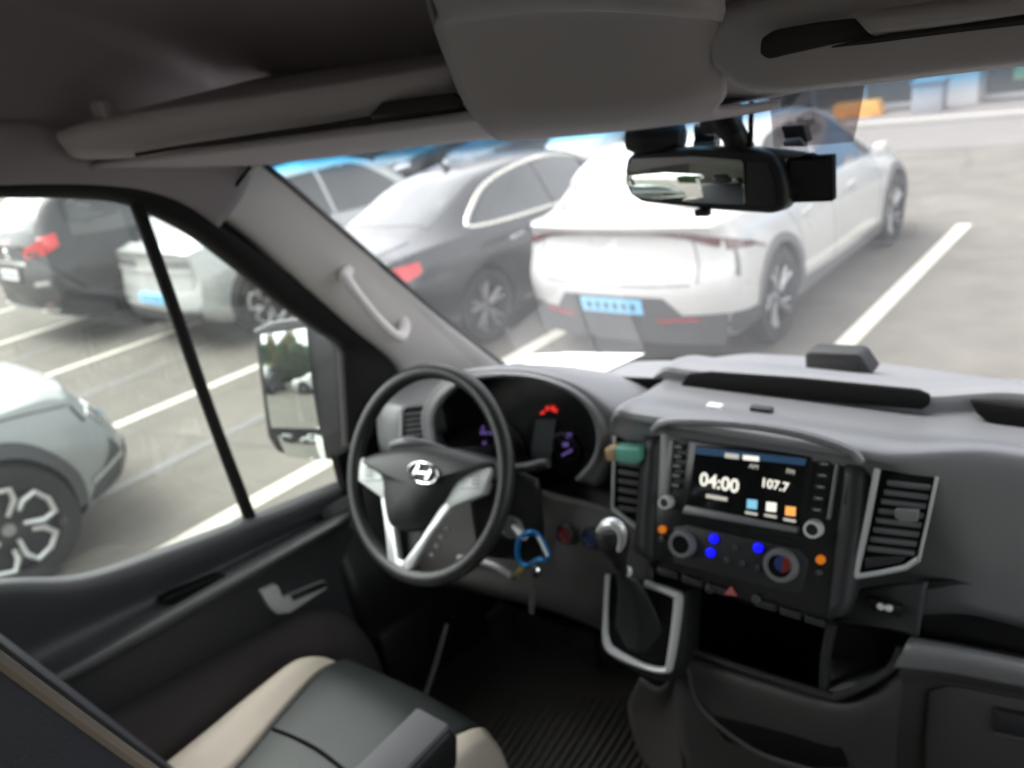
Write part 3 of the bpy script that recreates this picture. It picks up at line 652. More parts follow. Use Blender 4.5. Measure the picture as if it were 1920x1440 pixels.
# --- saloon with chrome window line
def saloon():
    root = empty('parked_car', label='dark grey saloon with chrome-edged side windows and red tail light', cat='car')
    st = [(0.00, .40, .78, .74, .85, .93, .76, .985, .62),
          (0.12, .34, .82, .72, .90, .96, .79, 1.01, .64),
          (0.55, .24, .86, .70, .925, .97, .82, 1.055, .63),
          (0.95, .22, .87, .70, .93, .965, .83, 1.19, .60),
          (1.65, .20, .87, .68, .93, .955, .835, 1.425, .56),
          (2.30, .20, .87, .68, .925, .95, .835, 1.47, .575),
          (3.00, .20, .87, .68, .925, .94, .835, 1.42, .57),
          (3.75, .20, .87, .66, .93, .93, .82, 1.05, .62),
          (3.95, .20, .87, .66, .925, .90, .81, .985, .68),
          (4.60, .22, .84, .62, .90, .82, .75, .88, .62),
          (4.93, .26, .74, .52, .80, .70, .62, .75, .5)]
    B = Body(st, ([(.2, .14), (.42, .04), (.6, .0), (.86, .03), (.98, .0), (1.2, 0)], .26), ([(.2, .1), (.5, .0), (.75, .08), (1.0, .2)], .42))
    W_ = [(1.10, .335), (3.945, .335)]
    B.mesh('body', M['p_dark'], root, W_, .375)
    for (yw, zw) in W_:
        for sd in (-1, 1): wheel(root, sd*.80, yw, .335, sd, 'alloy')
    for sd in (-1, 1):
        B.patch('rear_side_window', between([(1.24, 1.03), (1.7, 1.0), (2.28, .99)], [(1.30, 1.10), (1.75, 1.33), (2.28, 1.385)]), M['carglass'], root, sd=sd, nu=18, nv=6)
        B.patch('front_side_window', between([(2.34, .99), (3.0, .975), (3.52, .97)], [(2.34, 1.385), (2.9, 1.355), (3.45, 1.03)]), M['carglass'], root, sd=sd, nu=18, nv=6)
        B.strip('window_trim', [(3.58, .975), (2.9, .97), (2.0, .985), (1.45, 1.005), (1.17, 1.03), (1.16, 1.06), (1.28, 1.14), (1.62, 1.305), (2.1, 1.39), (2.6, 1.405), (3.0, 1.34), (3.3, 1.16)], .024, M['warmchrome'], root, sd=sd, n=60, off=.012, deep=.02)
        seam(B, root, [(2.31, .97), (2.30, .6), (2.32, .3)], sd=sd); seam(B, root, [(1.22, .97), (1.40, .75), (1.52, .4)], sd=sd); seam(B, root, [(3.45, .95), (3.5, .6), (3.42, .3)], sd=sd)
        B.strip('body_crease', [(0.4, .86), (1.5, .82), (3.2, .81), (4.2, .80)], .012, M['p_dark'], root, sd=sd, n=40, off=.012, deep=.02)
        B.strip('sill_trim', [(1.6, .255), (3.4, .255)], .03, M['chrome'], root, sd=sd, n=16, off=.012)
        B.patch('tail_light', quad((.0, .79), (.34, .835), (.38, .915), (.0, .92)), M['lamp_red'], root, sd=sd, nu=8, nv=5, off=.007)
        B.patch('tail_light', quad((sd*.80, .785), (sd*.34, .78), (sd*.34, .90), (sd*.80, .915)), M['lamp_dkred'], root, 'rear', nu=12, nv=5, off=.008)
        B.strip('light_bar', [(sd*.80, .815), (sd*.34, .80)], .03, M['lamp_red'], root, 'rear', n=12, off=.014)
        B.strip('light_bar', [(sd*.80, .905), (sd*.34, .90)], .022, M['lamp_red'], root, 'rear', n=12, off=.014)
        B.strip('headlight', [(sd*.40, .63), (sd*.74, .68)], [.06, .10], M['lamp_clear'], root, 'front', n=10, off=.01)
        rbox('door_mirror', (sd*1.0, 3.38, 1.02), (.20, .12, .13), M['p_dark'], root, bev=.035)
    handles(B, root, (1.62, 2.65), .845, M['chrome'])
    B.strip('light_bar', [(-.34, .85), (0, .855), (.34, .85)], .035, M['lamp_dkred'], root, 'rear', n=14, off=.01)
    B.patch('rear_window', between([(-.60, .82), (0, .76), (.60, .82)], [(-.50, 1.60), (0, 1.66), (.50, 1.60)]), M['carglass'], root, 'top', nu=18, nv=10)
    B.patch('boot_lid', between([(-.60, .05), (0, .03), (.60, .05)], [(-.60, .58), (0, .55), (.60, .58)]), M['p_dark'], root, 'top', nu=16, nv=6, off=.006)
    B.patch('windscreen', between([(-.58, 2.98), (0, 3.02), (.58, 2.98)], [(-.64, 3.72), (0, 3.82), (.64, 3.72)]), M['carglass'], root, 'top', nu=16, nv=8)
    B.patch('lower_bumper', between([(-.66, .36), (0, .36), (.66, .36)], [(-.70, .45), (0, .45), (.70, .45)]), M['clad'], root, 'rear', nu=20, nv=4, off=.010)
    fin = tube('roof_antenna', [(0, 1.78, 1.44), (0, 1.74, 1.475), (0, 1.70, 1.50)], [.035, .022, .008], M['p_dark'], root)
    plate(B, root, 0, .58, M['plate_white'])
    return root
# --- angular electric crossover
def ev_cross(paint, label, wheelstyle='petal'):
    root = empty('parked_car', label=label, cat='car')
    st = [(0.00, .40, .82, .74, .88, 1.03, .80, 1.075, .66),
          (0.12, .32, .85, .74, .91, 1.05, .82, 1.10, .68),
          (0.25, .28, .87, .74, .935, 1.04, .83, 1.22, .64),
          (0.60, .24, .88, .72, .945, 1.02, .84, 1.46, .60),
          (0.95, .22, .88, .70, .945, 1.00, .85, 1.57, .61),
          (1.60, .22, .88, .70, .94, .99, .85, 1.605, .62),
          (2.40, .22, .88, .68, .94, .975, .85, 1.60, .62),
          (2.90, .22, .88, .68, .94, .965, .85, 1.52, .61),
          (3.45, .22, .88, .68, .945, .96, .84, 1.17, .64),
          (3.70, .22, .88, .68, .945, .95, .84, 1.04, .72),
          (4.30, .24, .86, .64, .93, .935, .82, 1.00, .72),
          (4.635, .30, .80, .56, .88, .885, .79, .945, .66)]
    B = Body(st, ([(.2, .14), (.40, .03), (.55, .0), (.70, .03), (.86, .05), (1.0, .05), (1.06, .02), (1.2, .06)], .12), ([(.2, .16), (.42, .03), (.52, .0), (.66, .06), (.80, .15), (.95, .23)], .20))
    B.cut = .17
    W_ = [(0.79, .365), (3.79, .365)]
    B.mesh('body', paint, root, W_, .405)
    for (yw, zw) in W_:
        for sd in (-1, 1):
            wheel(root, sd*.82, yw, .365, sd, wheelstyle)
            B.patch('arch_trim', ringfn((yw, zw), .402, .485, -6, 186), M['clad'], root, sd=sd, nu=26, nv=2, off=.012, deep=.03)
    for sd in (-1, 1):
        B.patch('sill_cladding', between([(1.22, .245), (2.3, .245), (3.38, .245)], [(1.24, .38), (2.3, .36), (3.36, .38)]), M['clad'], root, sd=sd, nu=20, nv=3, off=.010, deep=.02)
        B.patch('rear_side_window', between([(0.55, 1.10), (1.2, 1.06), (1.95, 1.04)], [(0.74, 1.30), (1.2, 1.50), (1.95, 1.53)]), M['carglass'], root, sd=sd, nu=18, nv=6)
        B.patch('front_side_window', between([(2.0, 1.04), (2.7, 1.02), (3.28, 1.01)], [(2.0, 1.53), (2.6, 1.49), (3.2, 1.08)]), M['carglass'], root, sd=sd, nu=18, nv=6)
        seam(B, root, [(1.97, 1.03), (1.95, .7), (1.97, .38)], sd=sd); seam(B, root, [(3.15, 1.0), (3.2, .7), (3.1, .4)], sd=sd)
        seam(B, root, [(3.3, .955), (3.8, .94), (4.55, .87)], sd=sd, wd=.010)
        B.strip('body_crease', [(3.05, .50), (2.2, .66), (1.3, .86)], .012, paint, root, sd=sd, n=24, off=.012, deep=.02)
        B.patch('tail_lamp', quad((sd*.80, .90), (sd*.24, .90), (sd*.24, .985), (sd*.80, .985)), M['lamp_smoke'], root, 'rear', nu=12, nv=4, off=.006)
        for q in range(8):
            xx = sd*(.28+.066*q)
            for zz in (.925, .960):
                B.patch('pixel_lamp', quad((xx-.014, zz-.012), (xx+.014, zz-.012), (xx+.014, zz+.012), (xx-.014, zz+.012)), M['clad'], root, 'rear', nu=2, nv=2, off=.009, deep=.004)
        B.patch('headlight', quad((sd*.46, .70), (sd*.80, .70), (sd*.80, .775), (sd*.46, .775)), M['lamp_smoke'], root, 'front', nu=8, nv=4, off=.008)
        B.patch('light_module', quad((sd*.50, .715), (sd*.60, .715), (sd*.60, .76), (sd*.50, .76)), M['lamp_clear'], root, 'front', nu=3, nv=3, off=.012)
        B.patch('side_marker', quad((4.56, .76), (4.60, .76), (4.60, .86), (4.57, .86)), M['black'], root, sd=sd, nu=4, nv=4, off=.006)
        B.patch('corner_cladding', quad((4.30, .32), (4.62, .34), (4.62, .62), (4.36, .40)), M['clad'], root, sd=sd, nu=8, nv=8, off=.012)
        B.patch('corner_insert', quad((4.34, .415), (4.63, .50), (4.63, .525), (4.34, .44)), M['silverclad'], root, sd=sd, nu=8, nv=3, off=.022)
        rbox('door_mirror', (sd*1.03, 3.12, 1.08), (.20, .13, .13), paint, root, bev=.035)
    handles(B, root, (1.35, 2.45), .87, paint)
    B.patch('light_strip', between([(-.80, .855), (0, .86), (.80, .855)], [(-.80, .885), (0, .89), (.80, .885)]), M['p_white'], root, 'rear', nu=20, nv=3, off=.022)
    B.patch('tailgate_panel', between([(-.78, .68), (0, .68), (.78, .68)], [(-.80, .84), (0, .845), (.80, .84)]), M['silverclad'], root, 'rear', nu=20, nv=4, off=.006)
    B.patch('lower_bumper', between([(-.76, .34), (0, .34), (.76, .34)], [(-.80, .44), (0, .44), (.80, .44)]), M['clad'], root, 'rear', nu=20, nv=4, off=.014)
    B.patch('bumper_insert', between([(-.80, .455), (0, .455), (.80, .455)], [(-.80, .495), (0, .495), (.80, .495)]), M['silverclad'], root, 'rear', nu=20, nv=3, off=.014)
    B.patch('front_bumper', between([(-.74, .32), (0, .32), (.74, .32)], [(-.78, .50), (0, .48), (.78, .50)]), M['clad'], root, 'front', nu=20, nv=5, off=.012)
    B.patch('grille', between([(-.44, .70), (0, .70), (.44, .70)], [(-.44, .775), (0, .78), (.44, .775)]), M['black'], root, 'front', nu=14, nv=3, off=.005)
    plate(B, root, 0, .58, M['plate_blue'])
    plate(B, root, 0, .585, M['plate_blue'], 'front')
    B.patch('rear_window', between([(-.62, .17), (0, .15), (.62, .17)], [(-.56, .74), (0, .76), (.56, .74)]), M['carglass'], root, 'top', nu=16, nv=10)
    B.patch('windscreen', between([(-.62, 2.86), (0, 2.90), (.62, 2.86)], [(-.68, 3.52), (0, 3.62), (.68, 3.52)]), M['carglass'], root, 'top', nu=16, nv=8)
    B.patch('roof_spoiler', between([(-.58, .77), (0, .70), (.58, .77)], [(-.57, .98), (0, .98), (.57, .98)]), paint, root, 'top', nu=18, nv=5, off=.03, deep=.05)
    return root
# --- tall people carrier
def carrier(paint, label, tail=True):
    root = empty('parked_car', label=label, cat='car')
    st = [(0.00, .42, .84, .80, .93, 1.10, .86, 1.16, .74),
          (0.15, .34, .88, .80, .965, 1.12, .88, 1.40, .70),
          (0.45, .28, .90, .78, .985, 1.10, .89, 1.66, .70),
          (0.95, .24, .90, .76, .99, 1.08, .90, 1.73, .72),
          (2.20, .22, .90, .74, .99, 1.06, .90, 1.745, .73),
          (3.20, .22, .90, .74, .985, 1.05, .89, 1.66, .70),
          (3.95, .22, .90, .72, .98, 1.04, .87, 1.18, .72),
          (4.15, .22, .89, .72, .975, 1.02, .86, 1.09, .76),
          (4.85, .26, .86, .68, .94, .92, .80, .98, .66),
          (5.10, .30, .78, .60, .86, .80, .70, .85, .58)]
    B = Body(st, ([(.2, .12), (.45, .02), (.7, .0), (1.1, .05), (1.3, .06), (1.8, .06)], .14), ([(.2, .1), (.55, .0), (.8, .06), (1.1, .16)], .34))
    W_ = [(1.05, .36), (4.14, .36)]
    B.mesh('body', paint, root, W_, .40)
    for (yw, zw) in W_:
        for sd in (-1, 1): wheel(root, sd*.86, yw, .36, sd, 'alloy')
    for sd in (-1, 1):
        B.patch('quarter_window', between([(.45, 1.18), (.9, 1.15), (1.35, 1.13)], [(.55, 1.56), (.9, 1.63), (1.35, 1.65)]), M['carglass'], root, sd=sd, nu=12, nv=6)
        B.patch('rear_side_window', between([(1.40, 1.13), (1.9, 1.12), (2.5, 1.11)], [(1.40, 1.65), (1.9, 1.66), (2.5, 1.655)]), M['carglass'], root, sd=sd, nu=14, nv=6)
        B.patch('front_side_window', between([(2.55, 1.11), (3.1, 1.10), (3.75, 1.09)], [(2.55, 1.655), (3.05, 1.60), (3.68, 1.16)]), M['carglass'], root, sd=sd, nu=14, nv=6)
        seam(B, root, [(2.52, 1.08), (2.5, .7), (2.52, .34)], sd=sd); seam(B, root, [(1.36, 1.08), (1.4, .85), (1.5, .5)], sd=sd)
        B.patch('tail_light', quad((.0, 1.06), (.24, 1.12), (.28, 1.25), (.0, 1.22)), M['lamp_red'], root, sd=sd, nu=8, nv=5, off=.008)
        B.patch('tail_light', quad((sd*.90, 1.06), (sd*.52, 1.01), (sd*.50, 1.12), (sd*.90, 1.22)), M['lamp_red'], root, 'rear', nu=12, nv=5, off=.010)
        B.patch('indicator_lens', quad((sd*.80, 1.055), (sd*.58, 1.03), (sd*.56, 1.08), (sd*.80, 1.11)), M['lamp_dkred'], root, 'rear', nu=8, nv=3, off=.014)
        B.strip('reflector', [(sd*.62, .50), (sd*.82, .52)], .04, M['lamp_dkred'], root, 'rear', n=8, off=.012)
        B.strip('bumper_highlight', [(sd*.60, .74), (sd*.86, .76)], .05, M['silverclad'], root, 'rear', n=8, off=.010)
        B.strip('headlight', [(sd*.44, .74), (sd*.80, .80)], [.09, .13], M['lamp_clear'], root, 'front', n=10, off=.01)
        rbox('door_mirror', (sd*1.08, 3.55, 1.16), (.22, .13, .16), paint, root, bev=.035)
    handles(B, root, (1.62, 2.75), .93, M['chrome'])
    B.patch('rear_window', between([(-.66, .10), (0, .08), (.66, .10)], [(-.60, .46), (0, .48), (.60, .46)]), M['carglass'], root, 'top', nu=16, nv=8)
    B.strip('chrome_strip', [(-.50, .965), (0, .975), (.50, .965)], .035, M['chrome'], root, 'rear', n=16, off=.014)
    B.strip('bumper_trim', [(-.84, .44), (0, .43), (.84, .44)], .03, M['chrome'], root, 'rear', n=20, off=.012)
    B.patch('windscreen', between([(-.66, 3.24), (0, 3.28), (.66, 3.24)], [(-.72, 3.94), (0, 4.04), (.72, 3.94)]), M['carglass'], root, 'top', nu=16, nv=8)
    B.patch('plate_recess', quad((-.34, .74), (.34, .74), (.34, .94), (-.34, .94)), M['black'], root, 'rear', nu=8, nv=4, off=.006)
    plate(B, root, 0, .84, M['plate_white'])
    lathe('emblem', [(.055, 0), (.05, .01), (0, .012)], (0, B.warp(0, 0, 1.07)[1]-.004, 1.07), (0, -1, 0), M['chrome'], root, n=20)
    return root

car_ev = ev_hatch(); place(car_ev, -3.30, 4.80, sc_=1.06)
car_sal = saloon(); place(car_sal, -5.70, 3.84, sc_=1.04)
car_x2 = ev_cross(M['p_pearl'], 'white angular electric crossover seen from behind, between dark people carrier and saloon'); place(car_x2, -8.50, 3.64, sc_=1.03)
car_mpv = carrier(M['p_navy'], 'dark blue-black people carrier with white plate and red tail lights'); place(car_mpv, -10.95, 3.1, sc_=1.08)
car_near = copy_tree(car_x2); car_near['label'] = 'matte silver-grey crossover parked beside the van door, nose forward'
for ch in car_near.children:
    if ch.data.materials and ch.data.materials[0] == M['p_pearl']:
        ch.data = ch.data.copy(); ch.data.materials[0] = M['p_matte']
place(car_near, -5.62, -3.05, sc_=1.03)
f1 = copy_tree(car_sal); f1['label'] = 'dark saloon in the far row, nose towards the van, beyond the grey saloon'; place(f1, -12.3, 17.6, True)
f2 = copy_tree(car_mpv); f2['label'] = 'dark people carrier in the far row, nose towards the van'; place(f2, -17.4, 17.8, True)
f3 = copy_tree(car_ev); f3['label'] = 'white hatchback in the far row beside a dark saloon, nose towards the van'; place(f3, -9.85, 18.0, True)
f4 = copy_tree(car_sal); f4['label'] = 'dark saloon in the far row between a dark saloon and a people carrier'; place(f4, -14.8, 17.5, True)
r1 = copy_tree(car_ev); r1['label'] = 'white hatchback parked behind the van, side on, seen in the door mirror'; r1.location = (1.3, -14.2, 0); r1.rotation_euler = (0, 0, R(85))
r2 = copy_tree(car_mpv); r2['label'] = 'dark people carrier parked behind the van, below the yellowing tree'; r2.location = (-5.6, -17.0, 0); r2.rotation_euler = (0, 0, R(5))

for o_ in (car_ev, car_sal, car_x2, car_mpv, car_near, f1, f2, f3, f4, r1, r2): o_['group'] = 'cars parked in the car park'
# ------------------------------------------------------------------ the van: shell, glazing, dash, wheel, door, seat
van = empty('van', (0, 0, 0), 'grey van interior with steering wheel, dashboard, driver door and seat', 'van')
def a3(*p): return np.array(p, float)
def hx(x): t = min(1, max(0, (x+.25)/.6)); return t*t*(3-2*t)
def WS(x, v):
    """windscreen surface: v 0 at the top edge, 1 at the cowl"""
    k = x/0.87; t = a3(x, 1.005-0.125*k*k, 2.193+0.03*hx(x)); b = a3(x*0.955, 1.66-0.30*k*k, 1.575)
    m = (t+b)/2+a3(0, 0.035, 0.03)*(1-.9*k*k)
    return (1-v)**2*t+2*v*(1-v)*(2*m-(t+b)/2)+v*v*b
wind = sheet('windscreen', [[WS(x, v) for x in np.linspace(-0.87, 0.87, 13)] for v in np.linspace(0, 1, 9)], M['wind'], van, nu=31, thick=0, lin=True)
# black ceramic edge along pillars, header and cowl
def band(name, f, n=30, **k):
    rows = [f(t) for t in np.linspace(0, 1, n)]
    return sheet(name, [[r[0] for r in rows], [r[1] for r in rows]], M['rubber'], k.pop('parent', wind), nu=n, thick=0.004, lin=True)
band('cowl_seal', lambda t: (WS(-0.87+1.74*t, 0.975)+a3(0, -0.008, 0.0), WS(-0.87+1.74*t, 1.0)+a3(0, -0.01, 0.0)))

# --- roof, walls, floor
RY = [-3.2, -2.0, -0.7, 0.02]
def roof_row(y, k=1.0): return [a3(-0.955, y, 2.25), a3(-0.945, y, 2.45), a3(-0.87, y, 2.66), a3(-0.55, y, 2.76), a3(0, y, 2.79), a3(0.55, y, 2.76), a3(0.87, y, 2.66), a3(0.945, y, 2.45), a3(0.955, y, 2.25)]
sheet('rear_headliner', [roof_row(y) for y in RY], M['pale'], van, nu=40, nv=12, thick=0.02)
def fr(y, zt, w_): return [a3(-0.955, y, 2.25), a3(-0.945, y, 2.25+(zt-2.25)*.4), a3(-w_, y, 2.25+(zt-2.25)*.78), a3(-0.5, y, zt-.02), a3(0, y, zt), a3(0.5, y, zt-.02), a3(w_, y, 2.25+(zt-2.25)*.78), a3(0.945, y, 2.25+(zt-2.25)*.4), a3(0.955, y, 2.25)]
sheet('front_headliner', [fr(0.02, 2.785, .87), fr(0.15, 2.77, .87), fr(0.45, 2.68, .87), fr(0.75, 2.50, .88), fr(0.95, 2.32, .90), fr(1.0, 2.25, .93)], M['headliner'], van, nu=40, nv=20, thick=0.02)
rbox('dome_lamp', (-0.35, -1.1, 2.755), (0.30, 0.16, 0.03), M['lcdoff'], van, bev=.01)
rbox('roof_hatch', (-0.1, -1.9, 2.765), (0.6, 0.6, 0.04), M['lcdoff'], van, bev=.02)
rbox('floor', (0, 0.73, 0.82), (1.92, 2.06, 0.05), M['carpet'], van, bev=0)
rbox('rear_bounce_floor', (0, -1.76, 0.82), (1.92, 2.9, 0.05), M['pale'], van, bev=0)  # unseen floor made pale to bounce light up to the ceiling
rbox('rear_wall', (0, -3.22, 1.2), (1.92, 0.04, 0.7), M['pale'], van)
rbox('rear_window', (0, -3.22, 1.86), (1.7, 0.008, 0.62), M['rearglass'], van, bev=0)
rbox('rear_wall', (0, -3.22, 2.5), (1.92, 0.04, 0.64), M['pale'], van)
for s in (-1, 1):
    rbox('side_wall', (s*0.965, -1.70, 1.16), (0.05, 3.0, 0.66), M['pale'], van)
    rbox('side_wall', (s*0.965, -1.70, 2.20), (0.05, 3.0, 0.12), M['pale'], van)
    for y0, y1 in ((-3.2, -3.05), (-1.75, -1.60), (-0.35, -0.10)):
        rbox('window_pillar', (s*0.965, (y0+y1)/2, 1.815), (0.05, y1-y0, 0.645), M['pillar'], van)
    for y0, y1 in ((-3.05, -1.75), (-1.60, -0.35)):
        rbox('side_window', (s*0.975, (y0+y1)/2, 1.815), (0.006, y1-y0, 0.65), M['rearglass'], van, bev=0)
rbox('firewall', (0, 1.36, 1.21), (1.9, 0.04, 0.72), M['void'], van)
for s in (-1, 1): rbox('footwell_light_cover', (s*.93, 1.15, 1.20), (.03, .46, .70), M['void'], van)  # added black covers that keep leaking light out of the footwell
# nose of the van below the glass, bonnet, wheels: outside of the cab
M['vanpaint'] = paintmat('white_van_paint', (0.62, 0.63, 0.63))
sheet('bonnet', [[a3(-0.9, 1.42, 1.50), a3(0, 1.70, 1.53), a3(0.9, 1.42, 1.50)], [a3(-0.9, 1.75, 1.40), a3(0, 2.0, 1.44), a3(0.9, 1.75, 1.40)], [a3(-0.86, 2.0, 1.2), a3(0, 2.25, 1.25), a3(0.86, 2.0, 1.2)], [a3(-0.88, 2.05, 0.5), a3(0, 2.3, 0.5), a3(0.88, 2.05, 0.5)]], M['vanpaint'], van, thick=0.01)
for s in (-1, 1):
    rbox('outer_sill', (s*0.995, -0.7, 0.62), (0.05, 4.2, 0.34), M['vanpaint'], van)
    for y in (1.25, -2.35): wheel(van, s*0.87, y, 0.35, s, 'alloy')

# --- overhead: header trim, shelf lips either side, console in the middle
sheet('header_trim', [[WS(x, -0.005)+a3(0, -0.006, 0.0) for x in np.linspace(-0.88, 0.88, 9)],
                      [a3(x, 0.86-0.10*(x/.88)**2, 2.214+.03*hx(x)) for x in np.linspace(-0.90, 0.90, 9)],
                      [a3(x, 0.74-0.13*(x/.88)**2, 2.243+.02*hx(x)) for x in np.linspace(-0.92, 0.92, 9)]], M['shelf'], van, nu=31, nv=9, thick=0.008)
def lip(pt, pb, ys, m):
    """shelf lip as a rounded beam between a top edge and a bottom edge (pixels), at the depths ys"""
    rows = []
    n = len(pt)
    T = [P(*pt[i], y=ys[i]) for i in range(n)]; Bm = [P(*pb[i], y=ys[i]+0.02) for i in range(n)]
    rows = [[t+a3(0, .30, .03) for t in T], [t+a3(0, .05, .005) for t in T], T, [(t*.55+b*.45)+a3(0, -.007, 0) for t, b in zip(T, Bm)], [b+a3(0, -.006, .004) for b in Bm], [b+a3(0, .03, -.004) for b in Bm], [b+a3(0, .12, -.012) for b in Bm]]
    return rows
sh = sheet('overhead_shelf', lip([(110, 250), (180, 228), (300, 207), (480, 182), (660, 155), (860, 122)], [(150, 296), (230, 292), (340, 277), (500, 254), (690, 226), (880, 200)], [.56, .585, .63, .68, .72, .745], M['shelf']), M['shelf'], van, nu=40, nv=24, thick=0.006)
slab('finger_recess_shade', [P(p[0], p[1], y=.722) for p in [(690, 218), (715, 192), (760, 185), (850, 174), (868, 188), (858, 203), (760, 213)]], (0, .006, 0), M['shade'], sh, bev=.002)  # flat dark plate; the shade of the hollow is its colour
tube('lip_groove', [P(p[0], p[1], y=y_) for p, y_ in (((255, 290), .60), ((340, 276), .63), ((500, 252), .675), ((600, 238), .70), ((695, 222), .715))], .0035, M['shade'], sh, smooth_path=16, n=6)
rbox('sun_visor_clip', P(195, 212, y=.60), (.045, .02, .04), M['headliner'], sh, bev=.008)
con = sheet('overhead_console', [
    [a3(-0.32, .95, 2.192), a3(-0.12, .975, 2.190), a3(0.03, .975, 2.196), a3(0.075, .975, 2.200)],
    [P(930, 253, y=.79), P(1070, 242, y=.80), P(1250, 226, y=.80), P(1350, 206, y=.80)],
    [P(890, 214, y=.73), P(1060, 205, y=.735), P(1255, 190, y=.735), P(1362, 165, y=.75)],
    [P(862, 165, y=.70), P(1050, 140, y=.705), P(1255, 125, y=.705), P(1352, 110, y=.72)],
    [P(818, 50, y=.64), P(1030, 20, y=.645), P(1260, 10, y=.645), P(1345, 20, y=.68)],
    [P(790, -60, y=.58), P(1010, -90, y=.58), P(1250, -80, y=.58), P(1340, -70, y=.62)],
    [a3(-.20, .48, 2.70), a3(-.1, .48, 2.72), a3(.04, .48, 2.72), a3(.12, .55, 2.70)]], M['shelf'], van, nu=28, nv=40, thick=0.01)
sheet('console_side', [[P(930, 253, y=.79), P(890, 214, y=.73), P(862, 165, y=.70), P(818, 50, y=.64), P(790, -60, y=.58)], [a3(-.40, 1.0, 2.22), a3(-.36, .99, 2.24), a3(-.32, .97, 2.27), a3(-.30, .90, 2.36), a3(-.28, .82, 2.48)]], M['headliner'], con, nu=16, thick=.006, lin=True)
tube('console_seam', [P(820, 47, y=.636), P(910, 25, y=.636), P(1010, 0, y=.636)], .0022, M['void'], con, n=6)
shr = sheet('overhead_shelf', lip([(1338, 60), (1370, 12), (1450, 0), (1640, -40), (1800, -70), (2300, -150)], [(1352, 128), (1400, 160), (1470, 160), (1640, 140), (1800, 120), (2300, 60)], [.70, .69, .68, .68, .68, .66], M['shelf']), M['shelf'], van, nu=40, nv=24, thick=0.006)
slab('finger_recess_shade', [P(p[0], p[1], y=.655) for p in [(1422, 102), (1425, 72), (1450, 56), (1530, 42), (1600, 34), (1622, 48), (1640, 70), (1560, 84), (1470, 104), (1440, 112)]], (0, .008, 0), M['shade'], shr, bev=.003)  # dark plate again, the hollow's shade put into its colour
sheet('shelf_lid', [[P(1600, 28, y=.650), P(1780, 5, y=.645), P(2100, -40, y=.63)], [P(1630, 62, y=.645), P(1780, 42, y=.64), P(2100, 0, y=.63)]], M['shelf'], shr, nu=12, thick=.012, lin=True)
tube('lid_groove', [P(1560, 88, y=.655), P(1640, 74, y=.652), P(1780, 54, y=.65), P(1930, 36, y=.645), P(2100, 12, y=.64)], [.0008, .003, .0035, .0035, .0035], M['shade'], shr, smooth_path=14, n=6)

# --- A pillars
XE = [(475, 300, -.868), (540, 352, -.862), (610, 412, -.856), (700, 490, -.846), (800, 576, -.838), (880, 640, -.830), (932, 680, -.826), (985, 720, -.82)]
XD = [(405, 395), (465, 440), (530, 498), (600, 560), (672, 622), (728, 668), (752, 705), (770, 770)]
def pill():
    A = [P(a, b, x=c) for a, b, c in XE]; Dd = [P(a, b, x=-.925) for a, b in XD]
    Mi = [(p*.5+q*.5)+a3(.006, -.012, 0) for p, q in zip(A, Dd)]
    return A, Mi, Dd
pA, pM, pD = pill()
pl_ = sheet('pillar_trim', [[p+a3(-.03, .012, -.02) for p in pA], pA, [(a*.75+b*.25)+a3(0, -.004, 0) for a, b in zip(pA, pM)], pM, [(a*.25+b*.75)+a3(.008, -.003, 0) for a, b in zip(pM, pD)], pD, [p+a3(-.03, 0, 0) for p in pD]], M['pillar'], van, nu=36, nv=24, thick=.004)
for s in (-1, 1): tube('edge_seal', [a3(-s*(p[0]+.004), p[1]+.004, p[2]+.004) for p in pA], .0055, M['rubber'], wind, n=8, smooth_path=30)
gh = [P(652, 508, x=-.865), P(648, 522, x=-.84), P(672, 556, x=-.832), P(702, 592, x=-.832), P(732, 622, x=-.834), P(752, 632, x=-.84), P(758, 610, x=-.86), P(752, 600, x=-.87)]
tube('grab_handle', gh, [.014, .013, .012, .0115, .012, .013, .015, .015], M['pillar'], pl_, smooth_path=40, n=12)
tube('trim_joint', [P(470, 312, x=-.86), P(447, 342, x=-.878), P(424, 372, x=-.905), P(410, 392, x=-.92)], .0035, M['void'], pl_, smooth_path=12, n=6)
sheet('pillar_trim', [[a3(-p[0], p[1], p[2]) for p in pA], [a3(-p[0], p[1], p[2]) for p in pM], [a3(-p[0], p[1], p[2]) for p in pD]], M['pillar'], van, nu=24, nv=10, thick=.02)
# side header between the door frame and the roof
sheet('roof_side_trim', [[P(-260, 352, x=-.925), P(-100, 350, x=-.925), P(60, 345, x=-.925), P(180, 346, x=-.925), P(270, 356, x=-.925), P(345, 382, x=-.925), P(410, 425, x=-.925)],
                         [P(-260, 300, x=-.918), P(-100, 298, x=-.918), P(60, 290, x=-.915), P(180, 292, x=-.912), P(290, 310, x=-.905), P(390, 340, x=-.895), P(452, 372, x=-.885)],
                         [P(-260, 240, x=-.93), P(-100, 230, x=-.93), P(60, 232, x=-.925), P(180, 262, x=-.92), P(290, 285, x=-.905), P(400, 295, x=-.89), P(480, 304, x=-.872)]], M['headliner'], van, nu=30, nv=10, thick=.006)

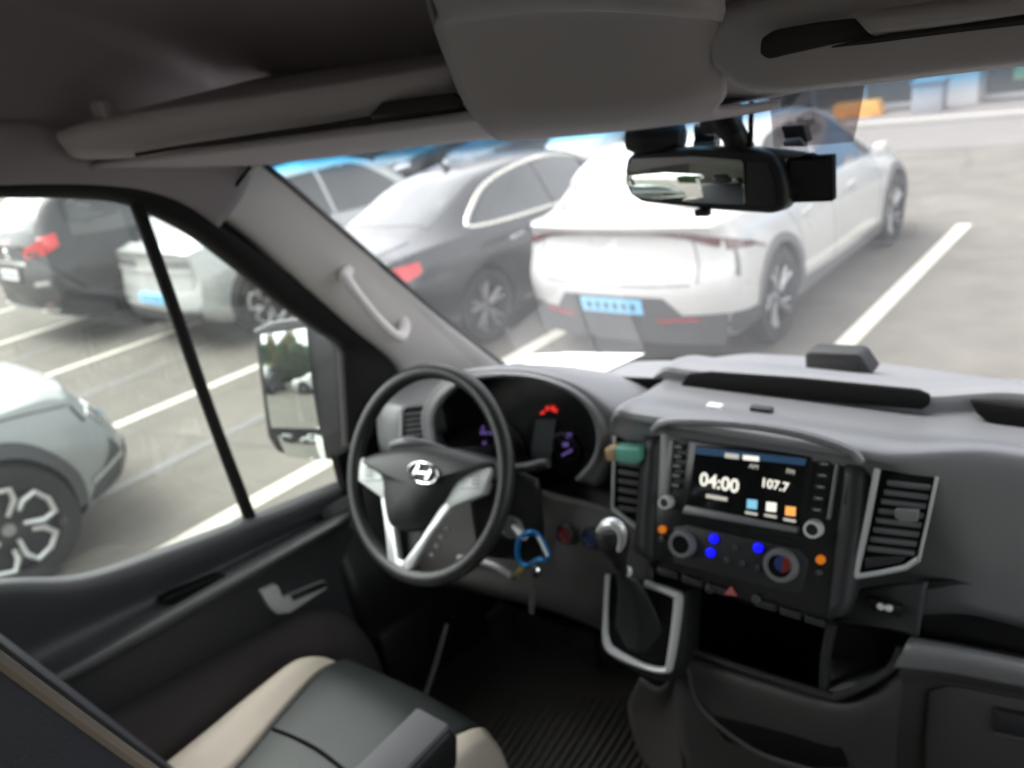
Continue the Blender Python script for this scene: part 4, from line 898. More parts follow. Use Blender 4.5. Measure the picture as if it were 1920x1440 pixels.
# --- driver door
door = sheet('driver_door', [
    [P(-160, 1120, x=-.958), P(0, 1088, x=-.958), P(150, 1078, x=-.958), P(300, 1030, x=-.958), P(480, 963, x=-.958), P(660, 893, x=-.958)],
    [P(-160, 1132, x=-.930), P(0, 1100, x=-.930), P(150, 1092, x=-.930), P(300, 1046, x=-.930), P(480, 980, x=-.930), P(660, 910, x=-.930)],
    [P(-160, 1165, x=-.922), P(0, 1133, x=-.922), P(150, 1118, x=-.922), P(300, 1075, x=-.922), P(480, 1005, x=-.922), P(660, 935, x=-.922)],
    [P(-160, 1290, x=-.928), P(0, 1245, x=-.928), P(150, 1180, x=-.928), P(300, 1115, x=-.928), P(480, 1030, x=-.928), P(660, 945, x=-.928)],
    [P(-160, 1355, x=-.905), P(0, 1298, x=-.905), P(150, 1225, x=-.905), P(300, 1142, x=-.905), P(480, 1046, x=-.905), P(660, 955, x=-.905)],
    [P(-160, 1385, x=-.868), P(0, 1325, x=-.868), P(150, 1250, x=-.868), P(300, 1168, x=-.868), P(480, 1068, x=-.868), P(655, 968, x=-.868)],
    [P(-160, 1405, x=-.872), P(0, 1345, x=-.872), P(150, 1268, x=-.872), P(300, 1186, x=-.872), P(480, 1082, x=-.872), P(655, 980, x=-.872)],
    [P(-160, 1415, x=-.905), P(0, 1352, x=-.905), P(150, 1275, x=-.905), P(300, 1192, x=-.905), P(480, 1088, x=-.905), P(655, 988, x=-.905)],
    [a3(-.92, .10, 1.20), a3(-.92, .25, 1.20), a3(-.92, .40, 1.18), a3(-.92, .58, 1.14), a3(-.92, .78, 1.1), a3(-.92, 1.02, 1.1)],
    [a3(-.92, .10, .88), a3(-.92, .25, .88), a3(-.92, .40, .88), a3(-.92, .58, .88), a3(-.92, .78, .88), a3(-.92, 1.02, .88)]], M['doorplastic'], van, nu=34, nv=50, thick=.006)
OUT = [(-180, 362), (0, 366), (140, 368), (235, 377), (300, 402), (370, 440), (450, 500), (540, 572), (610, 622), (645, 648), (652, 700), (662, 893)]
OUTF = [(-180, 335), (0, 341), (150, 343), (265, 354), (350, 388), (430, 440), (505, 492), (600, 562), (690, 634), (742, 682), (752, 760), (762, 893)]
fo = [P(a, b, x=-.955) for a, b in OUT]; ff = [P(a, b, x=-.93) for a, b in OUTF]; f2 = [P(a, b, x=-.92) for a, b in OUTF]
tube('door_light_seal', [P(a, b, x=-.965)+a3(0, 0, .012) for a, b in OUTF], .028, M['rubber'], door, n=8, smooth_path=40)  # added tube behind the frame that stops light leaking past the trim
sheet('window_frame', [[p+a3(-.03, 0, 0) for p in fo], fo, [(p*.6+q*.4)+a3(.008, 0, 0) for p, q in zip(fo, ff)], ff, [p+a3(-.02, 0, .01) for p in f2]], M['rubber'], door, nu=60, nv=16, thick=.006)
tube('window_divider', [P(252, 372, x=-.955), P(330, 590, x=-.955), P(400, 790, x=-.955), P(470, 975, x=-.955)], [.0125, .012, .012, .0135], M['rubber'], door, smooth_path=20, n=10)
slab('window_glass', [P(a, b, x=-.972) for a, b in [(-180, 350), (0, 352), (160, 356), (262, 372), (345, 412), (430, 470), (540, 560), (655, 640), (662, 905), (480, 985), (300, 1050), (150, 1100), (0, 1115), (-180, 1140)]], (-.004, 0, 0), M['glass'], door)
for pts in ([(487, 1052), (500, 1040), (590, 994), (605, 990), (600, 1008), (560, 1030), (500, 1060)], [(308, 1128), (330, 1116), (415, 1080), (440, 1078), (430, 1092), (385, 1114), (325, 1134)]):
    slab('grip_recess_shade', [P(a, b, x=-.893) for a, b in pts], (-.03, 0, 0), M['void'], door, bev=.002)  # black plates painted with the shade of the grip hollows
dh = slab('door_handle', [P(a, b, x=-.895) for a, b in [(488, 1108), (516, 1094), (524, 1100), (532, 1122), (612, 1090), (614, 1104), (545, 1150), (520, 1152), (506, 1140)]], (-.018, 0, 0), M['silverpad'], door, bev=.004)
slab('handle_bright_edge', [P(a, b, x=-.890) for a, b in [(545, 1118), (610, 1092), (613, 1100), (550, 1128)]], (-.006, 0, 0), M['chrome'], dh, bev=.001)
ys_, zt_, bb = [.10, .30, .48, .62, .72, .80, .85, .87], [1.375, 1.335, 1.305, 1.28, 1.26, 1.21, 1.11, .98], [.095, .10, .105, .105, .10, .085, .06, .02]
sheet('door_pocket', [[a3(-.925, y, z), a3(-.925+b*.55, y, z-.008), a3(-.925+b, y, z-.06), a3(-.925+b*1.08, y, z-.16), a3(-.925+b*.9, y, .90)] for y, z, b in zip(ys_, zt_, bb)], M['doorfab'], door, nu=20, nv=30, thick=.01)
rbox('sill_trim', (-.90, 1.0, .96), (.06, .25, .25), M['black'], van, bev=.02)
tube('sill_strip', [P(838, 1170, x=-.80), P(815, 1250, x=-.80), P(795, 1310, x=-.80)], .006, M['dash'], van, n=8)
sheet('kick_panel', [[a3(-.92, .84, 1.45), a3(-.90, 1.0, 1.45), a3(-.86, 1.2, 1.45)], [a3(-.90, .86, .87), a3(-.88, 1.0, .87), a3(-.84, 1.2, .87)]], M['black'], van, nu=10, thick=.01, lin=True)
# passenger door, plain mirror image of the driver's
pd = rbox('passenger_door', (.945, .42, 1.18), (.05, 1.0, .62), M['doorplastic'], van, bev=.02)
rbox('armrest', (.895, .40, 1.42), (.08, .7, .06), M['doorplastic'], pd, bev=.02)
slab('window_glass', [a3(.965, p[1], p[2]) for p in [P(a, b, x=-.972) for a, b in [(0, 352), (160, 356), (262, 372), (345, 412), (430, 470), (540, 560), (655, 640), (662, 905), (300, 1050), (0, 1115)]]], (.004, 0, 0), M['glass'], pd)
tube('window_frame', [a3(.955, p[1], p[2]) for p in fo], .022, M['rubber'], pd, n=8)

# --- exterior door mirror
mo = sheet('door_mirror', [], M['black'], van) if False else None
mc = P(562, 738, x=-1.16)
tgt = a3(-3.2, -11.0, 0.75)
nv_ = (CAM-mc)/np.linalg.norm(CAM-mc)+(tgt-mc)/np.linalg.norm(tgt-mc); nv_ /= np.linalg.norm(nv_)
def MP(px, py, e=0.0): return PP(px, py, mc, -nv_, e)
mir = slab('door_mirror', [MP(a, b, .004) for a, b in [(474, 640), (484, 618), (520, 608), (570, 603), (618, 600), (640, 622), (650, 700), (668, 820), (655, 850), (628, 866), (560, 862), (516, 850), (498, 820)]], -nv_*.11, M['rubber'], van, bev=.016, seg=3)
def convex(name, q, rad, lift):
    """outward-curved mirror glass over the pixel quad q"""
    c0 = MP(*np.mean(q, 0), 0); rows = []
    for v in np.linspace(0, 1, 19):
        rw = []
        for u in np.linspace(0, 1, 13):
            a = np.array(q[0])*(1-u)*(1-v)+np.array(q[1])*u*(1-v)+np.array(q[2])*u*v+np.array(q[3])*(1-u)*v
            p = MP(*a, 0); rw.append(p+nv_*(lift-np.dot(p-c0, p-c0)/(2*rad)))
        rows.append(rw)
    return sheet(name, rows, M['mirror'], mir, nu=13, thick=0, lin=True)
convex('mirror_glass', [(493, 626), (577, 614), (602, 802), (512, 800)], 1.3, .016)
convex('wide_mirror_glass', [(520, 812), (604, 812), (613, 862), (540, 854)], .45, .010)
tube('mirror_bar', [MP(480, 622, -.01), MP(520, 606, -.01), MP(575, 600, -.01), MP(622, 598, -.01)], .007, M['clad_l'], mir, smooth_path=14, n=8)
sheet('mirror_arm', [[MP(640, 610, -.05), MP(655, 740, -.05), MP(665, 850, -.05)], [P(705, 640, x=-.975), P(710, 740, x=-.975), P(715, 850, x=-.975)]], M['black'], mir, nu=10, thick=.05, lin=True)
rbox('arm_highlight', MP(634, 700, -.02), (.02, .02, .03), M['silverpad'], mir, bev=.006)

# --- dashboard body
def dprof(x):
    k = x/.87; yg = 1.63-.29*k*k
    def drv(): return [(yg+.02, 1.575), (yg-.05, 1.604), (yg-.13, 1.622), (1.24, 1.636), (1.16, 1.64), (1.10, 1.637), (1.055, 1.62), (1.035, 1.56), (1.03, 1.50), (1.035, 1.40), (1.06, 1.30)]
    def mid(): return [(yg+.02, 1.585), (yg-.05, 1.625), (1.38, 1.685), (1.25, 1.738), (1.168, 1.750), (1.160, 1.724), (1.08, 1.731), (1.015, 1.744), (.982, 1.738), (.997, 1.70), (1.03, 1.45)]
    def pas(): return [(yg+.02, 1.585), (yg-.05, 1.63), (1.38, 1.695), (1.27, 1.748), (1.195, 1.762), (1.185, 1.730), (1.10, 1.728), (1.03, 1.758), (1.000, 1.742), (.985, 1.62), (1.00, 1.515)]
    e = np.clip((x+.80)/.05, 0, 1); a = np.array(drv()); a[4:, 0] += np.array([.05, .075, .10, .10, .09, .06, .03])*e; b = np.array(mid()); c = np.array(pas())
    t = np.clip((x+.31)/.10, 0, 1); t = t*t*(3-2*t); u = np.clip((x-.19)/.14, 0, 1); u = u*u*(3-2*u)
    q = (a*(1-t)+b*t)*(1-u)+c*u
    return [a3(x, y, z) for y, z in q]
DX = [-.90, -.8, -.7, -.6, -.5, -.4, -.33, -.30, -.27, -.24, -.21, -.18, -.1, 0, .1, .17, .20, .23, .27, .31, .36, .5, .7, .9]
dash = sheet('dashboard', [dprof(x) for x in DX], M['dash'], van, nu=50, nv=110, thick=.006)
slab('storage_slot_shade', [PP(a, b, (0, 1.166, 1.744), (0, 1, -.3), .012) for a, b in [(1276, 722), (1290, 702), (1330, 699), (1500, 711), (1720, 733), (1742, 742), (1742, 760), (1728, 769), (1600, 759), (1400, 738), (1290, 731)]], (0, .01, 0), M['void'], dash, bev=.002)  # black plates on the riser; the openings' shade is their colour
slab('storage_slot_shade', [PP(a, b, (0, 1.193, 1.756), (0, 1, -.3), .03) for a, b in [(1818, 752), (1925, 766), (1960, 770), (1960, 822), (1900, 808), (1850, 792), (1830, 775)]], (0, .01, 0), M['void'], dash, bev=.002)
slab('storage_slot_shade', [P(a, b, y=1.155) for a, b in [(1108, 715), (1130, 708), (1238, 712), (1240, 736), (1140, 742)]], (0, .01, 0), M['void'], dash, bev=.002)
rbox('light_sensor', P(1428, 768, z=1.737), (.035, .014, .010), M['black'], dash, bev=.002)
rbox('sticker', P(1340, 763, z=1.738), (.024, .016, .008), M['paper'], dash, bev=.001)
0 and sheet('shelf_joint', [[P(1255, 770, z=1.731), P(1450, 792, z=1.731), P(1640, 798, z=1.731)], [P(1255, 773, z=1.731), P(1450, 795, z=1.731), P(1640, 801, z=1.731)]], M['dash_dark'], dash, nu=16, thick=.003, lin=True)
tube('dash_lip_bead', [P(1226, 806, y=.978), P(1245, 792, y=.978), P(1300, 790, y=.978), P(1400, 797, y=.978), P(1500, 814, y=.978), P(1590, 843, y=.978), P(1615, 866, y=.978)], .007, M['dash'], dash, smooth_path=16, n=8)

# --- instrument binnacle
def BR(pts, y): return [P(a, b, y=y) for a, b in pts]
hoodo = [(806, 830), (800, 765), (850, 704), (925, 690), (1005, 692), (1080, 712), (1140, 748), (1172, 792), (1160, 850), (1130, 905)]
hoodi = [(822, 840), (818, 775), (862, 722), (930, 706), (1005, 710), (1065, 732), (1105, 768), (1122, 815), (1112, 862), (1080, 900)]
A_ = BR(hoodi, 1.005); C_ = BR(hoodo, 1.03)
back = [a3(p[0]*.97-.015, 1.32, min(p[2]+.0, 1.64)) for p in C_]
hood = sheet('instrument_binnacle', [BR(hoodi, 1.10), A_, [(p*.5+q*.5)+a3(0, -.012, .004) for p, q in zip(A_, C_)], C_, [(p*.5+q*.5)+a3(0, 0, .012) for p, q in zip(C_, back)], back], M['dash'], van, nu=40, nv=30, thick=.005)
slab('cluster_panel', BR(hoodi+[(1030, 915), (950, 915), (840, 880)], 1.085), (0, .02, 0), M['gloss'], hood, bev=.002)
sheet('inner_hood', [BR(hoodi, 1.008), BR(hoodi, 1.083)], M['black'], hood, nu=40, thick=.003, lin=True)
CY = 1.079
def mark(px, py, w_, h_, m, parent, y=CY, rot=0, name='gauge_mark'):
    c, s = math.cos(R(rot)), math.sin(R(rot)); q = []
    for a, b in ((-1, -1), (1, -1), (1, 1), (-1, 1)):
        dx, dy = a*w_/2, b*h_/2; q.append(P(px+dx*c-dy*s, py+dx*s+dy*c, y=y))
    return slab(name, q, (0, .001, 0), m, parent)
for a in ((918, 812, 36, 6, 2), (905, 803, 4, 8, 0), (928, 850, 24, 8, 5), (912, 843, 8, 6, 0), (908, 831, 7, 5, 0), (1066, 817, 10, 9, 0), (1060, 834, 11, 8, 0), (1063, 849, 22, 5, -28)):
    mark(*a[:4], M['e_purple'], hood, rot=a[4])
for a in ((1026, 766, 6, 8, 0), (1036, 766, 7, 9, 0), (1042, 770, 5, 6, 0), (1017, 774, 8, 5, -20)):
    mark(*a[:4], M['e_red'], hood, rot=a[4], name='warning_lamp')
slab('trip_display', BR([(1005, 788), (1042, 788), (1032, 868), (992, 868)], CY), (0, .002, 0), M['lcdoff'], hood)
for (pp, r_) in (((950, 830), .05), ((1062, 838), .032)):
    lathe('gauge_ring', [(r_, 0), (r_, .004), (r_-.004, .005), (r_-.004, 0)], P(*pp, y=CY+.004), (0, -1, 0), M['black'], hood, n=36, cap=False)

# --- centre stack on its sloping plane
SP0, SN = a3(0, 1.0, 1.70), a3(0, 1, -.36)
def S(px, py, e=0.0): return PP(px, py, SP0, SN, e)
sn = SN/np.linalg.norm(SN)
su, sv = a3(1, 0, 0), a3(0, .36, 1)/math.sqrt(1+.36**2)
stack = slab('centre_stack', [S(a, b, .012) for a, b in [(1236, 802), (1250, 792), (1400, 801), (1510, 820), (1588, 848), (1594, 880), (1560, 1160), (1530, 1163), (1400, 1128), (1290, 1090), (1228, 1062), (1222, 1040)]], sn*.05, M['gloss'], van, bev=.004)
sheet('stack_cheek', [[S(1592, 868, .004), S(1575, 1010, .004), S(1558, 1162, .004)], [S(1612, 872, .007), S(1600, 1010, .007), S(1580, 1150, .007)], [S(1640, 878, -.01), S(1622, 1010, -.01), S(1596, 1110, -.01)]], M['dash_dark'], stack, nu=12, nv=10, thick=.02)
slab('cheek_slot', [S(a, b, .016) for a, b in [(1590, 900), (1600, 902), (1592, 948), (1582, 946)]], sn*.004, M['void'], stack)
sheet('stack_cheek', [[S(1238, 815, .004), S(1230, 940, .004), S(1224, 1055, .004)], [S(1222, 818, .010), S(1212, 940, .010), S(1206, 1040, .010)], [S(1212, 818, -.01), S(1203, 940, -.01), S(1196, 1030, -.01)]], M['dash_dark'], stack, nu=12, nv=10, thick=.015)
disp = slab('infotainment_display', [S(a, b, .016) for a, b in [(1292, 826), (1524, 850), (1500, 1012), (1276, 964)]], sn*.012, M['gloss'], van, bev=.003)
slab('screen', [S(a, b, .0185) for a, b in [(1305, 835), (1513, 858), (1494, 994), (1288, 949)]], sn*.003, M['lcd'], disp)
slab('screen_ledge', [S(a, b, .024) for a, b in [(1284, 948), (1496, 990), (1494, 1000), (1278, 962)]], sn*.012, M['dash'], disp, bev=.002)
slab('header_band', [S(a, b, .0190) for a, b in [(1306, 837), (1512, 860), (1509, 873), (1304, 851)]], sn*.0004, M['e_band'], disp)
def stext(s_, px, py, h, m, bold=0.0): return text_mesh('screen_text', s_, S(px, py, .0192), su, sv, h, m, disp, bold=bold)
stext('04:00', 1348, 906, .020, M['e_white'], .0006); stext('107.7', 1452, 910, .013, M['e_white'], .0004)
stext('AM', 1413, 875, .007, M['e_dim']); stext('FM', 1482, 885, .007, M['e_dim'])
for px, w_, m in ((1372, 26, 'e_dim'), (1408, 30, 'e_white')):
    q = [S(px-w_/2, 849+(px-1372)*.11, .0194), S(px+w_/2, 852+(px-1372)*.11, .0194), S(px+w_/2, 861+(px-1372)*.11, .0194), S(px-w_/2, 858+(px-1372)*.11, .0194)]; slab('status_icon', q, sn*.0004, M[m], disp)
slab('date_line', [S(a, b, .0194) for a, b in [(1324, 926), (1364, 933), (1363, 940), (1323, 933)]], sn*.0004, M['e_dim'], disp)
for px, py, m in ((1410, 947, 'e_icon_b'), (1446, 952, 'e_white'), (1482, 960, 'e_icon_o')):
    slab('app_icon', [S(px-9, py-11, .0194), S(px+10, py-9, .0194), S(px+9, py+8, .0194), S(px-10, py+6, .0194)], sn*.0004, M[m], disp)
    slab('icon_caption', [S(px-13, py+11, .0194), S(px+10, py+15, .0194), S(px+10, py+20, .0194), S(px-13, py+16, .0194)], sn*.0004, M['e_dim'], disp)
for k in range(5):
    t = k/4
    for a0, b0, a1, b1 in ((1272, 838, 1266, 910), (1546, 870, 1532, 956)):
        px, py = a0+(a1-a0)*t, b0+(b1-b0)*t
        kb = slab('button', [S(px-11, py-6, .0155), S(px+11, py-4, .0155), S(px+10, py+7, .0155), S(px-12, py+5, .0155)], sn*.006, M['black'], stack, bev=.001)
        slab('legend', [S(px-6, py-2, .0162), S(px+6, py-1, .0162), S(px+6, py+2, .0162), S(px-6, py+1, .0162)], sn*.0003, M['e_mark'], kb)
for pts in ([(1256, 826), (1263, 826), (1253, 928), (1246, 928)], [(1566, 868), (1572, 868), (1556, 975), (1549, 974)]):
    slab('bright_strip', [S(a, b, .018) for a, b in pts], sn*.006, M['dash'], stack, bev=.0015)
def knob(px, py, r, m, face, name='control_knob', h=.016, parent=None):
    c = S(px, py, .012); k_ = lathe(name, [(r*1.05, 0), (r, h*.7), (r*.92, h), (r*.72, h), (r*.66, h-.003)], c, -sn, m, parent or stack, n=36, cap=False)
    lathe('knob_face', [(r*.70, h-.004), (r*.68, h-.002), (0, h-.001)], c, -sn, face, k_, n=28); return k_
knob(1253, 940, .0105, M['silverpad'], M['black']); knob(1528, 990, .0125, M['silverpad'], M['black'])
knob(1283, 1018, .0215, M['dash'], M['void']); kr = knob(1467, 1058, .0245, M['dash'], M['void'])
cK = S(1467, 1058, .0295)
for sgn, m in ((-1, 'blue_c'), (1, 'red_c')):
    V = [cK+sn*-.0003]+[cK+sn*-.0003+su*(sgn*.012*math.sin(t))+sv*(.012*math.cos(t)) for t in np.linspace(0, math.pi, 14)]
    mesh('temperature_arc', V, [(0, i, i+1) for i in range(1, 14)], M[m], kr)
slab('climate_panel', [S(a, b, .0150) for a, b in [(1262, 990), (1290, 985), (1500, 1030), (1515, 1050), (1505, 1110), (1480, 1112), (1262, 1055)]], sn*.004, M['dash_dark'], stack, bev=.002)
def pill_btn(px, py, m, w_=20, h_=9, name='button', e=.0175):
    return lathe(name, [(w_/2*.00078, -.004), (w_/2*.00078, .001), (w_/2*.00066, .0018), (0, .002)], S(px, py, e), -sn, m, stack, n=18)
for px, py in ((1338, 1010), (1332, 1036), (1421, 1027)): pill_btn(px, py, M['e_blue'], 19)
for px, py in ((1378, 1027), (1362, 1050), (1391, 1057), (1421, 1065)): pill_btn(px, py, M['lcdoff'], 11)
for px, py in ((1241, 993), (1538, 1050)): pill_btn(px, py, M['e_orange'], 16)
for px, py in ((1240, 1010), (1535, 1074)): pill_btn(px, py, M['lcdoff'], 11)
slab('hazard_button', [S(a, b, .018) for a, b in [(1370, 1100), (1381, 1118), (1357, 1114)]], sn*.004, M['pinktri'], stack)
pill_btn(1417, 1124, M['lcdoff'], 16); pill_btn(1330, 1105, M['dash_dark'], 18)
for k in range(7):
    px = 1250+k*46; py = 1072+k*15
    if px in (1388,): continue
    slab('switch', [S(px-18, py-8, .0165), S(px+20, py+3, .0165), S(px+20, py+16, .0165), S(px-18, py+5, .0165)], sn*.004, M['dash_dark'], stack, bev=.001)

# --- air vents
def vent(outline, y, slats, bright, name='air_vent', n=.2):
    p0, nn = a3(0, y, 1.65), a3(0, 1, -n); nu_ = nn/np.linalg.norm(nn)
    def Q(px, py, e=0): return PP(px, py, p0, nn, e)
    v = slab(name, [Q(a, b, .006) for a, b in outline], nu_*.03, M['void'], van, bev=.002)
    for a, b, c, d, wpx in slats:
        q = [Q(a, b-wpx/2, .012), Q(c, d-wpx/2, .012), Q(c, d+wpx/2, .006), Q(a, b+wpx/2, .006)]
        slab('slat', q, nu_*.006, M['dash'], v, bev=.0012)
    for path, r_ in bright:
        tube('trim', [Q(a, b, .012) for a, b in path], r_, M['silver'], v, n=8)
    return v, Q, nu_
vr, QR, nr_ = vent([(1648, 884), (1752, 897), (1742, 955), (1722, 1040), (1700, 1060), (1608, 1076)], .972,
    [(1662-k*5.2, 906+k*17.6, 1744-k*4.3, 916+k*17.6, 9) for k in range(8)],
    [([(1645, 880), (1625, 985), (1604, 1080)], .0042), ([(1604, 1081), (1650, 1074), (1698, 1064), (1722, 1048)], .0040), ([(1724, 1046), (1742, 965), (1757, 895)], .0022)])
slab('vent_tab', [QR(a, b, .020) for a, b in [(1677, 955), (1722, 958), (1720, 980), (1690, 980), (1676, 970)]], nr_*.012, M['dash'], vr, bev=.002)
slab('vent_tab', [QR(a, b, .014) for a, b in [(1622, 1046), (1700, 1044), (1690, 1056), (1620, 1068)]], nr_*.008, M['dash_dark'], vr, bev=.002)
vl, QL, nl_ = vent([(1152, 818), (1216, 826), (1212, 1000), (1200, 996), (1150, 952)], .995,
    [(1158, 834+k*17, 1210, 842+k*17, 8) for k in range(8)],
    [([(1152, 818), (1150, 890), (1148, 952)], .0030), ([(1148, 953), (1205, 998)], .0044)])
vf, QF, nf_ = vent([(748, 768), (800, 764), (802, 838), (750, 838)], 1.035, [(758, 778+k*10, 798, 774+k*10, 5) for k in range(6)], [([(754, 766), (752, 838)], .0040)])

# --- lower dash, column, sockets, shifter, open trays
low = sheet('lower_dash', [
    [P(640, 905, y=1.02), P(800, 900, y=1.01), P(950, 905, y=1.0), P(1060, 930, y=.985), P(1150, 955, y=.975), P(1230, 1000, y=.96)],
    [P(640, 985, y=1.0), P(800, 985, y=.99), P(940, 990, y=.975), P(1050, 1000, y=.95), P(1140, 1020, y=.945), P(1225, 1060, y=.94)],
    [P(640, 1060, y=.98), P(800, 1055, y=.97), P(930, 1062, y=.95), P(1040, 1080, y=.925), P(1135, 1105, y=.925), P(1225, 1135, y=.925)],
    [P(640, 1085, y=.985), P(800, 1085, y=.975), P(930, 1110, y=.955), P(1030, 1135, y=.935), P(1130, 1172, y=.935), P(1225, 1210, y=.935)],
    [P(640, 1090, y=1.06), P(800, 1092, y=1.06), P(930, 1118, y=1.05), P(1030, 1142, y=1.05), P(1130, 1180, y=1.05), P(1225, 1218, y=1.05)]], M['lower'], van, nu=30, nv=24, thick=.006)
tube('panel_bead', [P(860, 1046, y=.955), P(920, 1058, y=.945), P(960, 1080, y=.935)], .007, M['dash'], low, smooth_path=10, n=8)
for (px, py, m) in ((1066, 1000, 'red_c'), (1113, 1008, 'blue_c')):
    c = P(px, py, y=.945); lathe('socket', [(.016, 0), (.016, .010), (.013, .012), (.011, .008), (0, .007)], c, (-.2, -1, .25), M[m], low, n=28)
    lathe('socket_ring', [(.0195, 0), (.0195, .011), (.0182, .0135), (.0162, .012)], c, (-.2, -1, .25), M['dash_dark'], low, n=28, cap=False)
colm = tube('steering_column', [a3(-.53, .86, 1.62), a3(-.53, 1.06, 1.53)], [.045, .05], M['black'], van, n=20)
sheet('column_shroud', [[P(880, 900, y=.90), P(950, 880, y=.905), P(1010, 900, y=.92)], [P(890, 980, y=.90), P(960, 985, y=.90), P(1020, 1000, y=.92)], [P(900, 1040, y=.93), P(960, 1045, y=.93), P(1010, 1050, y=.95)]], M['black'], colm, nu=14, nv=14, thick=.01)
ign = lathe('ignition_lock', [(.022, 0), (.022, .012), (.017, .016), (.015, .010), (0, .009)], P(962, 985, y=.895), (.35, -1, .25), M['dash'], colm, n=28)
tube('stalk', [P(850, 850, y=.90), P(800, 834, y=.87), P(762, 828, y=.855), P(735, 834, y=.85)], [.008, .0085, .010, .008], M['dash'], colm, smooth_path=12)
tube('stalk', [P(930, 880, y=.91), P(985, 876, y=.90), P(1012, 871, y=.90), P(1028, 869, y=.90)], [.008, .009, .010, .008], M['dash_dark'], colm, smooth_path=12)
GP0, GN = a3(0, .905, 1.40), a3(0, 1, -.30); gn = GN/np.linalg.norm(GN)
def G(px, py, e=0.0): return PP(px, py, GP0, GN, e)
gs = slab('gear_shifter', [G(a, b, 0) for a, b in [(1128, 1075), (1290, 1110), (1283, 1245), (1262, 1282), (1225, 1280), (1150, 1240), (1126, 1205)]], gn*.06, M['black'], van, bev=.008)
bez = [(1140, 1078), (1136, 1150), (1137, 1200), (1152, 1222), (1205, 1248), (1248, 1256), (1258, 1235), (1272, 1130), (1262, 1112), (1210, 1094)]
bw = [.0050, .0048, .007, .0085, .0055, .0060, .0075, .0085, .0075, .0065]
tube('bezel', [G(a, b, .006) for a, b in bez], bw, M['silver'], gs, smooth_path=60, n=8)
slab('boot_panel', [G(a, b, .002) for a, b in bez+[(1175, 1086)]], gn*.01, M['void'], gs)
bt = [(1156, 1075, 1194, 1082, .05), (1160, 1108, 1216, 1120, .036), (1156, 1160, 1240, 1176, .016), (1152, 1208, 1248, 1234, .004)]
sheet('boot', [[G(a, b, e-.012), G((a+c)/2-6, (b+d)/2, e), G((a+c)/2+8, (b+d)/2+4, e-.004), G(c, d, e-.014)] for a, b, c, d, e in bt], M['leather'], gs, nu=16, nv=18, thick=.004)
kc = P(1150, 1012, y=.82)
lathe('gear_knob', [(.012, -.055), (.014, -.035), (.021, -.018), (.0255, .002), (.0245, .018), (.017, .028), (0, .031)], kc, (.05, -.25, 1), M['black'], gs, n=28)
tube('knob_trim', [P(1122, 996, y=.795), P(1135, 984, y=.79), P(1152, 982, y=.79), P(1165, 995, y=.79), P(1166, 1016, y=.795), P(1160, 1032, y=.80)], [.004, .008, .009, .008, .006, .004], M['silver'], gs, smooth_path=20, n=8)
tube('lever', [kc+a3(0, .01, -.05), G(1172, 1085, .03)], .010, M['black'], gs)
rbox('lever_clip', P(1172, 1070, y=.865), (.022, .012, .014), M['silverpad'], gs, bev=.003)
# open tray under the stack and pocket beside it
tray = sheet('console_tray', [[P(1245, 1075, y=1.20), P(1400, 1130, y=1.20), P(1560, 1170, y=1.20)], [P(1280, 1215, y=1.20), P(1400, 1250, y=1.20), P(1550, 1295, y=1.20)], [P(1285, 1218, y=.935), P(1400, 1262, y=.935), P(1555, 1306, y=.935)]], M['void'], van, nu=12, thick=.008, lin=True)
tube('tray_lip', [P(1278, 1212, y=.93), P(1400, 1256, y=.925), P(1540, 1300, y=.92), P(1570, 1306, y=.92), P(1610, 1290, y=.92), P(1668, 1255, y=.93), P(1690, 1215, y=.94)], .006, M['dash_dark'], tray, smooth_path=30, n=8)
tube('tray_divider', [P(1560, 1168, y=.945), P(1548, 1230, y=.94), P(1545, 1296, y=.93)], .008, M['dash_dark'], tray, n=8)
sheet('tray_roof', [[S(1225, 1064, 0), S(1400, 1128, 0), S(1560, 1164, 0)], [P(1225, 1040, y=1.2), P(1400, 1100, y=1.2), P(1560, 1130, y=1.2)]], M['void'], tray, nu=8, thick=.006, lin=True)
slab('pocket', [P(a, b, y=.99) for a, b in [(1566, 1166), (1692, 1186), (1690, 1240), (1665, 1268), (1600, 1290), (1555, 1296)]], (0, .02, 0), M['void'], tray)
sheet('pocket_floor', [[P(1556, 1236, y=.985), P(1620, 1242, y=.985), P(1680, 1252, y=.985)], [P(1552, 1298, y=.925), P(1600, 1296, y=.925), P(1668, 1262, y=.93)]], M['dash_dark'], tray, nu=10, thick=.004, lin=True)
# panel with the audio socket, between stack and glove shelf
rp = sheet('right_panel', [[P(1560, 1118, y=.975), P(1640, 1098, y=.975), P(1740, 1088, y=.975)], [P(1562, 1150, y=.965), P(1650, 1150, y=.96), P(1730, 1150, y=.96)], [P(1568, 1164, y=.955), P(1690, 1184, y=.95), P(1722, 1200, y=.95)]], M['dash_dark'], van, nu=14, nv=10, thick=.006)
rbox('audio_socket', P(1660, 1137, y=.955), (.045, .012, .02), M['black'], rp, bev=.004)
for px in (1652, 1667):
    lathe('socket_hole', [(.005, 0), (.005, .004), (.003, .005), (0, .004)], P(px, 1136+(px-1652)*.2, y=.948), (0, -1, .2), M['silverpad'], rp, n=14)
